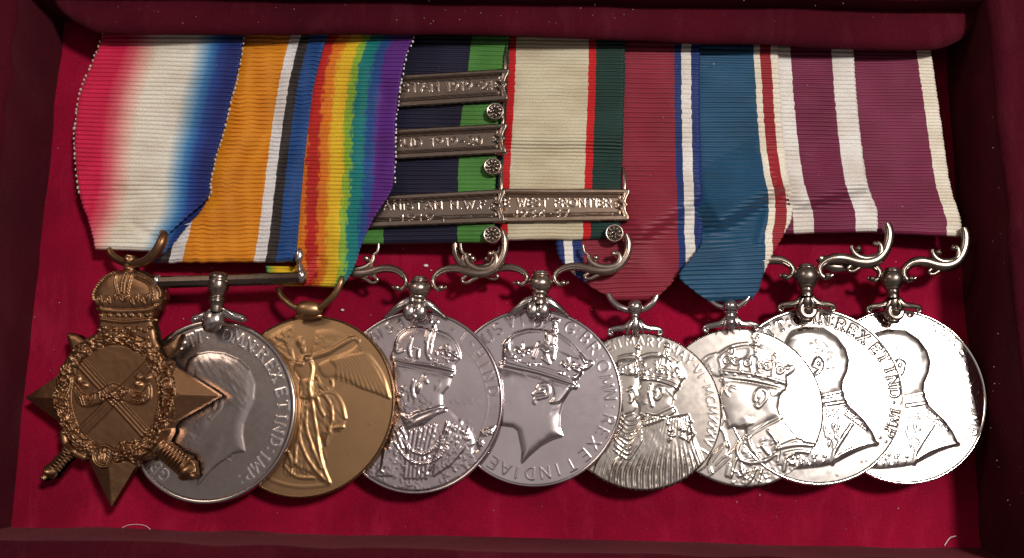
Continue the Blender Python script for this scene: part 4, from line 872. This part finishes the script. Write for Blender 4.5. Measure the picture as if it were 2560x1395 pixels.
# ---- 6: jubilee medal ------------------------------------------------------------
CR6, BL6 = (.26, .017, .040), (.012, .035, .17)
R_JUB = ribbonmat('ribbon_jubilee', bands((.045, BL6), (.105, WHITE), (.17, BL6), (.825, CR6), (.872, BL6), (.938, WHITE), (1.01, BL6)), 'CONSTANT')
m6 = medal('jubilee_medal', 'silver disc with crowned pair, crimson ribbon with blue and white edge stripes', 1603, 1030)
rb, g = ribbon(m6, [(1384, 50, 1748, 54), (1384, 102, 1749, 107), (1381, 250, 1750, 255), (1381, 400, 1753, 400), (1386, 500, 1757, 500), (1390, 580, 1757, 575), (1394, 635, 1745, 630, 0, .96), (1420, 672, 1712, 668, .06, .87), (1462, 706, 1685, 700, .16, .80), (1508, 734, 1660, 728, .28, .72), (1530, 746, 1640, 744, .34, .66)],
       R_JUB, 57, seed=7, amp=.2, creases=[((1575, 618), (1775, 488), 13, 1.7, 130), ((1440, 690), (1560, 640), 20, .5)])
ring(m6, [(1520, 735, -.6), (1530, 752, -.4), (1550, 768, 0), (1580, 777, 0), (1610, 772, .2), (1632, 757, .5), (1643, 738, .5)], [7, 8, 8.5, 8.5, 8.5, 8.5, 7], 5.2, SILVER)
swivel(m6, 1588, 768, 5.8, SILVER, 19.5, 1.0, cap=False)
foliate_claw(m6, 1588, 832, 4.8, SILVER, 1.0, boss=False)
def rel6(f):
    f.fr = (1450, 800, 3.171); rg = random.Random(6)
    body = [(500, 790), (600, 760), (735, 690), (790, 770), (830, 820), (885, 850), (905, 930), (950, 1030), (985, 1130), (960, 1200), (800, 1290), (650, 1345), (500, 1368), (350, 1345), (150, 1270), (40, 1190), (80, 1150), (180, 1040), (250, 950), (330, 850), (340, 770), (420, 740)]
    f.dome(body, .5, 10, 4, smooth=False)
    f.dome([(290, 330), (330, 310), (440, 320), (470, 420), (455, 560), (470, 600), (430, 640), (455, 690), (420, 740), (340, 760), (290, 600)], .6, 20, 1, smooth=False)
    f.dome([(470, 400), (500, 430), (760, 520), (790, 545), (745, 590), (730, 690), (650, 745), (560, 785), (500, 785), (465, 750), (470, 690), (440, 640), (468, 590), (450, 560), (478, 520)], .75, 26, 1, smooth=False)
    f.grain([(480, 560), (560, 540), (590, 700), (500, 780)], 6, .2, 3)
    f.strokes([[(590, 560), (620, 535), (650, 550), (640, 600), (610, 630), (590, 610)], [(610, 560), (605, 600)], [(400, 590), (410, 640), (395, 650)], [(380, 560), (410, 540)], [(560, 520), (550, 600), (570, 680)]], 4.5, .4, 1, smooth=True)
    f.blobs([(680, 580, 50, 40, .3, .25), (510, 640, 40, 60, 0, .25), (430, 560, 20, 40, 0, .3)], 1)
    f.strokes([[(620+i*14, 520+i*3), (700+i*6, 560+i*8)] for i in range(9)], 2.6, .22, 1)
    f.dome([(470, 420), (478, 320), (540, 285), (640, 285), (720, 310), (790, 370), (828, 450), (800, 500), (770, 545), (650, 500), (540, 470), (480, 470)], .75, 18, 2)
    f.dome([(290, 420), (300, 330), (360, 310), (440, 320), (450, 440)], .4, 10, 2)
    f.beads([(300, 300), (350, 282), (425, 272)], 4.3, 2.1, .35, 2); f.beads([(475, 298), (540, 272), (620, 268)], 4.3, 2.1, .35, 2); f.beads([(700, 292), (770, 340), (815, 400), (832, 460)], 4.3, 2.1, .4, 2)
    f.beads([(680, 240), (660, 300), (650, 360)], 4.3, 2.1, .4, 2); f.strokes([[(650, 290), (632, 380), (650, 420)], [(700, 300), (668, 390)], [(440, 320), (452, 400), (445, 450)], [(470, 300), (468, 400)]], 3, .4, 2, smooth=True)
    for x, y, k in ((460, 220, 1), (692, 205, 1.15)):
        f.blobs([(x, y, 20*k, 20*k, 0, .7), (x-2, y-18*k, 6, 12, 0, .5), (x-4, y+40, 8, 34, .1, .6), (x-6, y+70, 10, 12, 0, .6)], 2)
    f.blobs([(rg.uniform(490, 800), rg.uniform(330, 470), rg.uniform(8, 18), rg.uniform(5, 9), rg.uniform(0, 3), .45) for _ in range(42)]+[(rg.uniform(300, 450), rg.uniform(340, 430), rg.uniform(8, 14), rg.uniform(5, 8), rg.uniform(0, 3), .35) for _ in range(22)], 2)
    f.strokes([[(480, 470), (600, 480), (700, 505), (775, 545)], [(480, 445), (600, 455), (720, 485), (790, 520)]], 3, .35, 2, smooth=True)
    # pearl rows of the rear figure and pleats of the front robe
    for i in range(9):
        f.beads([(330-i*8, 740+i*36), (380, 790+i*36+i*3), (440, 790+i*30), (490, 740+i*26)], 4.2, 1.9, .32, 4)
    for i in range(17):
        t = i/16; x0 = 520+t*330; x1 = 250+t*700; f.strokes([[(x0, 790-abs(t-.55)*60), (x0*.6+x1*.4-10, 980), (x1, 1190), (x1+4-8*t, 1370)]], 5.5, .62, 4, smooth=True)
    for i in range(6):
        f.strokes([[(250+i*30, 950-i*8), (150+i*32, 1120), (80+i*38, 1330)]], 4.5, .4, 4, smooth=True)
    f.grain([(300, 860), (900, 860), (960, 1200), (500, 1360), (100, 1220)], 10, .22, 21, 2.6, 1.5)
    f.blobs([(rg.uniform(680, 900), rg.uniform(800, 960), rg.uniform(10, 22), rg.uniform(6, 12), rg.uniform(0, 3), .5) for _ in range(26)], 4)
    f.strokes([[(500, 800), (620, 760), (735, 700)], [(510, 830), (630, 790), (750, 720)]], 4.5, .4, 4, smooth=True)
    f.letters([('E', 225, 215), ('N', 288, 192), ('*', 338, 172), ('M', 392, 166), ('A', 475, 162), ('R', 555, 172), ('Y', 625, 182), ('M', 745, 236), ('A', 812, 278), ('Y', 868, 318), ('*', 912, 358), ('V', 935, 395), ('I', 968, 440), ('*', 995, 482), ('M', 1022, 550), ('C', 1040, 632), ('M', 1050, 710), ('X', 1058, 790), ('X', 1052, 848), ('X', 1040, 905), ('V', 1018, 965), ('I', 985, 1040)], (1603.1, 1030.4, 200.6, 197.6, 4.3), 23, 1.7, .18)
disc(m6, (1603.1, 1030.4, 200.6, 197.6, 4.3), 4.2, .080, SIL6, rel6, rim=(.985, .05), bow=.3, thick=1.05)

# ---- 7: coronation medal -----------------------------------------------------------
B7, R7 = (.010, .075, .165), (.32, .010, .022)
R_COR = ribbonmat('ribbon_coronation', bands((.06, CREAM), (.12, R7), (.17, CREAM), (.83, B7), (.872, CREAM), (.948, R7), (1.01, CREAM)), 'CONSTANT')
m7 = medal('coronation_medal', 'silver disc with crowned head, plain blue ribbon with white and red right edge', 1854, 1020)
rb, g = ribbon(m7, [(1580, 60, 1942, 60), (1582, 110, 1944, 114), (1588, 220, 1951, 225), (1596, 330, 1957, 330), (1606, 420, 1969, 425), (1640, 490, 1982, 490, .08, .995), (1710, 550, 1978, 545, .30, .98, 0, 0), (1752, 600, 1958, 590, .45, .94, .6, 0), (1728, 645, 1932, 635, .40, .875, 2.4, .2), (1698, 690, 1909, 685, .33, .83, 2.9, .4), (1738, 730, 1897, 724, .42, .80, 2.2, .4), (1768, 750, 1884, 742, .48, .77, 1.4, .4)],
       R_COR, 58, seed=9, amp=.2, creases=[((1765, 590), (1965, 470), 13, 3.2, 150), ((1720, 660), (1890, 600), 30, .5), ((1900, 600), (1935, 470), 12, .5)])
ring(m7, [(1772, 748, -.6), (1790, 762, -.2), (1815, 770, 0), (1840, 768, 0), (1862, 754, .3), (1873, 742, .4)], [5, 6, 7, 7, 6.5, 5], 5.2, SILVER)
mb = MB(); pball(mb, (0, 0, 1), 1826, 766, 5.8, 19, (1, .95, 1), nu=26, nv=16)
mb.lathe(U(1826, 766, 5.8), -YD, [(1.0, 1.45), (1.5, 1.3), (1.6, 1.05), (1.75, 1.25), (2.1, 1.25), (2.3, 1.0), (3.2, 1.1)]); mb.build('swivel', SILVER, m7)
foliate_claw(m7, 1828, 822, 4.9, SILVER, 1.0, boss=False, side_k=1.02, tilt=-2)
def rel7(f):
    f.fr = (1700, 800, 3.171); rg = random.Random(8)
    robe = [(385, 1060), (470, 960), (520, 920), (590, 880), (790, 770), (850, 840), (920, 920), (970, 955), (1075, 985), (1180, 1010), (1170, 1120), (1080, 1200), (900, 1260), (700, 1325), (560, 1340), (400, 1330), (200, 1262), (130, 1210), (210, 1150), (260, 1050), (370, 965), (395, 1000)]
    f.dome(robe, .6, 10, 4, smooth=False)
    f.dome([(330, 460), (830, 545), (790, 600), (775, 700), (795, 765), (700, 800), (590, 880), (525, 915), (515, 865), (440, 855), (385, 850), (375, 800), (335, 690), (310, 610), (335, 530)], 1.0, 24, 1, smooth=False)
    f.strokes([[(375, 1000), (345, 890), (315, 850), (345, 780), (330, 700), (340, 690)], [(385, 850), (372, 800), (355, 790)]], 4, .35, 1, smooth=True)
    f.strokes([[(590, 640), (600, 580), (640, 550), (680, 570), (680, 620), (650, 660), (620, 690), (600, 680)], [(630, 580), (640, 620), (620, 650)], [(620, 570), (615, 610)]], 5, .42, 1, smooth=True)
    f.blobs([(460, 640, 110, 100, 0, .22), (700, 660, 60, 90, .2, .22), (400, 560, 40, 16, .3, .22), (520, 820, 90, 50, -.3, .2)], 1)
    f.strokes([[(700+i*9, 540+i*2), (725+i*6, 600-i)] for i in range(8)], 2.6, .2, 1)
    f.strokes([[(375, 510), (355, 560), (380, 600)], [(440, 540), (400, 530)]], 3, .3, 1, smooth=True)
    f.dome([(340, 455), (310, 360), (300, 290), (380, 225), (540, 190), (640, 215), (750, 275), (860, 365), (895, 385), (845, 440), (832, 540), (600, 490)], .8, 16, 2)
    f.dome([(190, 330), (270, 270), (310, 300), (330, 440), (260, 440), (210, 390)], .4, 10, 2)
    for q in ([(390, 250), (470, 225), (540, 225), (530, 290), (440, 330), (400, 300)], [(650, 240), (730, 280), (730, 330), (660, 300)], [(330, 300), (370, 270), (390, 350), (340, 380)], [(770, 330), (840, 370), (810, 400), (760, 390)]): f.dome(q, -.35, 7, 2)
    f.beads([(175, 325), (225, 285), (300, 262)], 4.6, 2.2, .35, 2); f.beads([(300, 275), (370, 225), (450, 195), (545, 183)], 4.6, 2.3, .4, 2); f.beads([(645, 205), (720, 245), (790, 300), (860, 362)], 4.6, 2.3, .4, 2)
    f.blobs([(598, 165, 22, 42, 0, .7), (577, 130, 9, 20, .1, .5), (622, 130, 9, 20, -.1, .5), (597, 215, 30, 14, 0, .6), (597, 285, 42, 12, 0, .55), (598, 245, 14, 40, 0, .6), (405, 250, 22, 34, .1, .6), (405, 320, 13, 60, .1, .5), (745, 300, 12, 50, .2, .5)], 2)
    for x, y in ((440, 330), (370, 320), (690, 370), (640, 360), (790, 400), (530, 340)):
        f.strokes([arc(x, y, 24, 24, 0, 320, 12)+[(x+4, y)]], 3, .4, 2)
    f.strokes([[(345, 400), (450, 412), (600, 435), (835, 500)], [(340, 462), (470, 470), (600, 488), (828, 545)], [(560, 300), (560, 380), (580, 440)], [(620, 300), (620, 400), (660, 425)], [(480, 320), (470, 420)], [(740, 330), (730, 450)], [(840, 380), (890, 370), (895, 395), (850, 430)]], 4, .38, 2, smooth=True)
    f.blobs([(x, y, 16, 8, .15, .35) for x, y in ((360, 425), (430, 435), (540, 450), (650, 470), (760, 500))]+[(x, y, 7, 9, 0, .4) for x, y in ((485, 410), (600, 430), (700, 455), (320, 480), (250, 400), (235, 360))], 2)
    f.strokes([[(575, 890), (680, 830), (800, 770)], [(520, 930), (570, 895)]], 6, .4, 4, smooth=True)
    f.beads([(370, 965), (320, 1000), (270, 1060), (225, 1130), (230, 1210)], 4.0, 1.9, .3, 4); f.beads([(360, 985), (300, 1060), (240, 1150), (260, 1220)], 4.0, 1.9, .3, 4); f.beads([(395, 1070), (340, 1090), (300, 1130), (280, 1150)], 4.0, 1.9, .3, 4); f.beads([(395, 1085), (330, 1150), (270, 1200), (220, 1240)], 4.0, 1.9, .3, 4)
    f.grain([(430, 780), (590, 740), (600, 830), (520, 900), (440, 850)], 6, .3, 17, 2, -.6)
    f.strokes([[(480, 1110), (560, 1130), (680, 1110), (760, 1060)], [(470, 960), (450, 1040), (480, 1110)], [(540, 950), (560, 1010), (570, 1040)], [(650, 1000), (700, 1060)], [(700, 880), (760, 960), (780, 1040), (770, 1120)], [(560, 1000), (600, 1060), (640, 1130)]], 5, .5, 4, smooth=True)
    f.blobs([(rg.uniform(480, 760), rg.uniform(930, 1100), 24, 10, rg.uniform(-.8, .2), .22) for _ in range(18)], 4)
    f.strokes([[(760, 1020), (900, 990), (1060, 990), (1180, 1010)], [(800, 1000), (900, 960), (960, 960)], [(830, 1060), (960, 1040), (1150, 1090)], [(1100, 960), (1120, 1010), (1180, 1060)], [(820, 1190), (840, 1090), (900, 1060)], [(400, 1240), (420, 1160), (440, 1100)], [(370, 1230), (390, 1150)], [(480, 1150), (500, 1230)], [(600, 1180), (560, 1260), (520, 1300)], [(640, 1190), (620, 1260), (600, 1310)]], 5, .45, 4, smooth=True)
    f.blobs([(rg.uniform(400, 680), rg.uniform(1190, 1290), 14, 5, rg.uniform(0, 3), .4) for _ in range(34)]+[(rg.uniform(900, 1080), rg.uniform(1090, 1210), 13, 5, rg.uniform(0, 3), .4) for _ in range(24)], 4)
    f.grain([(480, 1090), (1150, 1020), (1080, 1200), (700, 1320), (400, 1320)], 9, .22, 12)
disc(m7, (1853.7, 1019.8, 204.1, 198.6, 10.2), 4.5, .085, SIL7, rel7, rim=(.988, .04), bow=.15, thick=1.05)

# ---- 8 and 9: two service medals with the same uniformed bust ------------------------------
MA = (.17, .010, .055)
R_MSM = ribbonmat('ribbon_merit', bands((.14, WHITE), (.43, MA), (.57, WHITE), (.85, MA), (1.01, WHITE)), 'CONSTANT')
R_LS = ribbonmat('ribbon_long_service', bands((.10, CREAM), (.90, (.19, .012, .060)), (1.01, CREAM)), 'CONSTANT')
def bust(f, bord=True):
    hd = [(0, 320), (60, 335), (80, 290), (110, 248), (200, 222), (330, 230), (420, 290), (480, 370), (502, 450), (492, 520), (458, 600), (455, 670), (340, 700), (240, 720), (160, 700), (100, 600), (60, 560), (30, 470)]
    f.dome(hd, 1.0, 26, 1, smooth=False)
    f.dome([(90, 300), (130, 250), (230, 232), (330, 245), (420, 310), (450, 370), (380, 380), (260, 290), (160, 290)], .3, 16, 1)
    f.grain([(200, 300), (330, 290), (420, 500), (450, 560), (330, 600), (230, 420)], 8, .32, 5, 1.5, .8); f.grain([(100, 600), (250, 560), (330, 680), (160, 700)], 7, .34, 9)
    f.strokes([[(265, 470), (285, 440), (310, 470), (300, 520), (275, 545)], [(255, 490), (285, 500)]], 5.5, .45, 1, smooth=True)
    f.blobs([(410, 430, 60, 80, .2, .3), (150, 420, 70, 60, 0, .2), (390, 620, 60, 50, 0, .2)], 1)
    body = [(100, 720), (240, 720), (455, 672), (495, 760), (600, 860), (660, 940), (702, 1030), (560, 1085), (390, 1172), (300, 1190), (150, 1205), (0, 1190), (-60, 1100), (0, 900)]
    f.dome(body, .75, 18, 4, smooth=False)
    f.strokes([[(330, 710), (455, 680)], [(335, 760), (400, 750), (470, 740)], [(390, 1170), (400, 1090), (440, 1020), (520, 900)], [(700, 1030), (600, 1045), (480, 1090), (390, 1150)]], 5, .4, 4, smooth=True)
    rg = random.Random(31)
    f.blobs([(470+i*17, 790+i*14+rg.uniform(-16, 16), 13, 7, rg.uniform(0, 3), .5) for i in range(10)]+[(480+i*17, 830+i*12, 12, 6, rg.uniform(0, 3), .5) for i in range(9)]+[(335+rg.uniform(0, 90), 790+rg.uniform(0, 60), 10, 6, 0, .4) for _ in range(14)]+[(rg.uniform(320, 430), rg.uniform(900, 1050), 7, 22, .1, .45) for _ in range(18)], 4)
    f.blobs([(rg.uniform(60, 340), rg.uniform(1080, 1190), 13, 8, rg.uniform(0, 3), .45) for _ in range(26)], 4)
    f.grain(body, 16, .2, 14)
# 8
E8 = (2037.6, 991.9, 225.3, 222.7, 9.6); E9 = (2253.8, 992.3, 213.6, 218.8, 15.1)
m8 = medal('merit_medal', 'silver disc lettered REX ET IND IMP, maroon ribbon with white middle and edges', 2038, 992)
rb, g = ribbon(m8, [(1764, 60, 2130, 64), (1768, 118, 2133, 124), (1774, 220, 2140, 226), (1782, 320, 2149, 326), (1794, 420, 2162, 425), (1806, 480, 2175, 482), (1818, 530, 2192, 525), (1824, 582, 2194, 574)], R_MSM, 49, seed=12, amp=.2, creases=[((1960, 530), (2175, 472), 12, 1.7, 120)])
picot(m8, g, 'R', .1, .95, r=.22, every=6, off=-1)
bx8, by8 = 1880+592/4.359, 520+752/4.359
swivel(m8, bx8, by8, 5.6, SILVER_DARK, 30, .98)
scroll_arm(m8, bx8, by8, 5.5, SILVER_DARK, 1, prong=False, fat=1.5, sx=.97, sy=.93, dz=1.0)
scroll_arm(m8, bx8, by8, 5.0, SILVER_DARK, -1, fat=1.4, sx=.98, sy=.85, dz=-1.2, upto=13, top=False)
foliate_claw(m8, 2017, 772, 4.1, SILVER_DARK, 1.05)
def rel8(f):
    f.fr = (1940, 740, 2.791); bust(f); f.letters([('T', -50, 250), ('T', 30, 210), (':', 88, 190), ('O', 145, 165), ('M', 235, 155), ('N', 338, 165), (':', 395, 182), ('R', 455, 205), ('E', 530, 242), ('X', 605, 292), ('E', 692, 370), ('T', 748, 430), ('I', 795, 515), ('N', 812, 595), ('D', 822, 680), (':', 845, 745), ('I', 835, 805), ('M', 822, 870), ('P', 788, 955), (':', 745, 1000)], E8, 26, 2.6, .42, serif=True)
    f.strokes([[(590, 1140), (596, 1155)], [(620, 1135), (628, 1150)], [(420, 1235), (424, 1250)]], 2, .12); f.blobs([(556, 685, 9, 9, 0, .15)])
disc(m8, E8, 4.3, .035, SILVER_BRIGHT, rel8, rim=(.955, .20), bow=.50, gain=.28, sy=-.135, thick=1.15)
# 9
m9 = medal('long_service_medal', 'brightest silver disc at the far right end, plain maroon ribbon with one cream edge', 2254, 992)
rb, g = ribbon(m9, [(1955, 60, 2320, 64), (1962, 120, 2327, 128), (1972, 220, 2341, 225), (1986, 320, 2355, 325), (2000, 400, 2366, 405), (2012, 470, 2377, 470), (2025, 525, 2394, 522), (2034, 550, 2403, 555), (2036, 570, 2402, 586)], R_LS, 64, seed=13, amp=.15)
bx9, by9 = 1880+1528/4.359, 520+782/4.359
swivel(m9, bx9, by9, 5.4, SILVER_DARK, 28, .98)
scroll_arm(m9, bx9, by9, 5.3, SILVER_DARK, 1, prong=False, fat=1.5, sx=.86, sy=.90, dz=.9)
scroll_arm(m9, bx9, by9, 4.7, SILVER_DARK, -1, fat=1.4, sx=.90, sy=.82, dz=-1.0, upto=13, top=False)
foliate_claw(m9, 2235, 776, 3.8, SILVER_DARK, 1.0)
def rel9(f):
    f.fr = (2120-150/2.79, 740, 2.79)
    k0 = f.fr; f.fr = (2120+75/2.79-0, 740+18/2.79, 2.79/.985); bust(f); f.fr = (2120, 740, 2.79)
    f.letters([('R', 600, 215), ('E', 670, 250), ('X', 740, 310), ('E', 800, 390), ('T', 845, 460), ('I', 868, 530), ('N', 880, 600), ('D', 885, 680), (':', 885, 740), ('I', 885, 800), ('M', 880, 865), ('P', 862, 945), (':', 840, 1000)], E9, 24, 2.2, .18, serif=True)
disc(m9, E9, 3.6, .040, SILVER_BRIGHT, rel9, gain=.22, rim=(.965, .16), bow=.12, sy=-.135, thick=1.15)

# ---------------------------------------------------------------- lint and specks lying on the velvet
LINT = newmat('pale_lint'); LINT[2].inputs['Base Color'].default_value = (.75, .68, .66, 1); LINT[2].inputs['Roughness'].default_value = .9; LINT = LINT[0]
def fibre(label, pts, z=FZ+.22, r=.05):
    mb = MB(); A = smooth_path(np.array(pts, float), 8); mb.tube(U(A[:, 0], A[:, 1], np.full(len(A), z)), r, 6)
    o = mb.build('lint_fibre', LINT); o['label'] = label; o['category'] = 'fibre'; return o
fibre('fine curved pale hair lying on the crimson floor under the bronze star', [(305, 1320), (320, 1313), (345, 1311), (365, 1315), (376, 1324)])
fibre('short bent white thread near the lower right corner of the tray', [(2361, 1364), (2368, 1353), (2376, 1344), (2390, 1340)], r=.10)
def fleck(label, px, py, r, mat=LINT):
    mb = MB(); mb.ball(U(px, py, FZ+.4), (r, r*.62, .25), 9, 6); o = mb.build('lint_fleck', mat); o['label'] = label; o['category'] = 'lint'
fleck('largest white fleck on the velvet, between the scroll arms of the three clasp medal', 1065, 664, .55)
fleck('small white fleck just right of the largest fleck', 1078, 676, .22)
fleck('thin white fleck beside the rainbow ribbon tip', 856, 775, .42)
rg = random.Random(99); mb = MB()
for k in range(46):
    px, py = rg.uniform(270, 2300), rg.uniform(130, 520); r = rg.choice((.03, .04, .05, .07)); mb.ball(U(px, py, 6.9 if px < 1250 else 5.9), (r*rg.uniform(.7, 1.8), r, r*.5), 5, 4)
mb.ball(U(1784, 160, 5.4), (.16, .1, .1), 8, 6)
for k in range(300):
    px, py = rg.uniform(40, 2400), rg.uniform(100, 1330); r = rg.choice((.03, .03, .04, .05, .06, .10)); mb.ball(U(px, py, FZ+.28), (r*rg.uniform(.7, 2), r, r*.5), 5, 4)
for k in range(80):
    px, py = rg.choice(((rg.uniform(260, 2350), rg.uniform(-5, 60)), (rg.uniform(2470, 2560), rg.uniform(100, 1350)))); r = rg.choice((.04, .06, .08)); mb.ball(U(px, py, 14.4), (r, r, r*.5), 5, 4)
o = mb.build('dust_specks', LINT); o['kind'] = 'stuff'; o['label'] = 'pale dust specks scattered over the velvet'
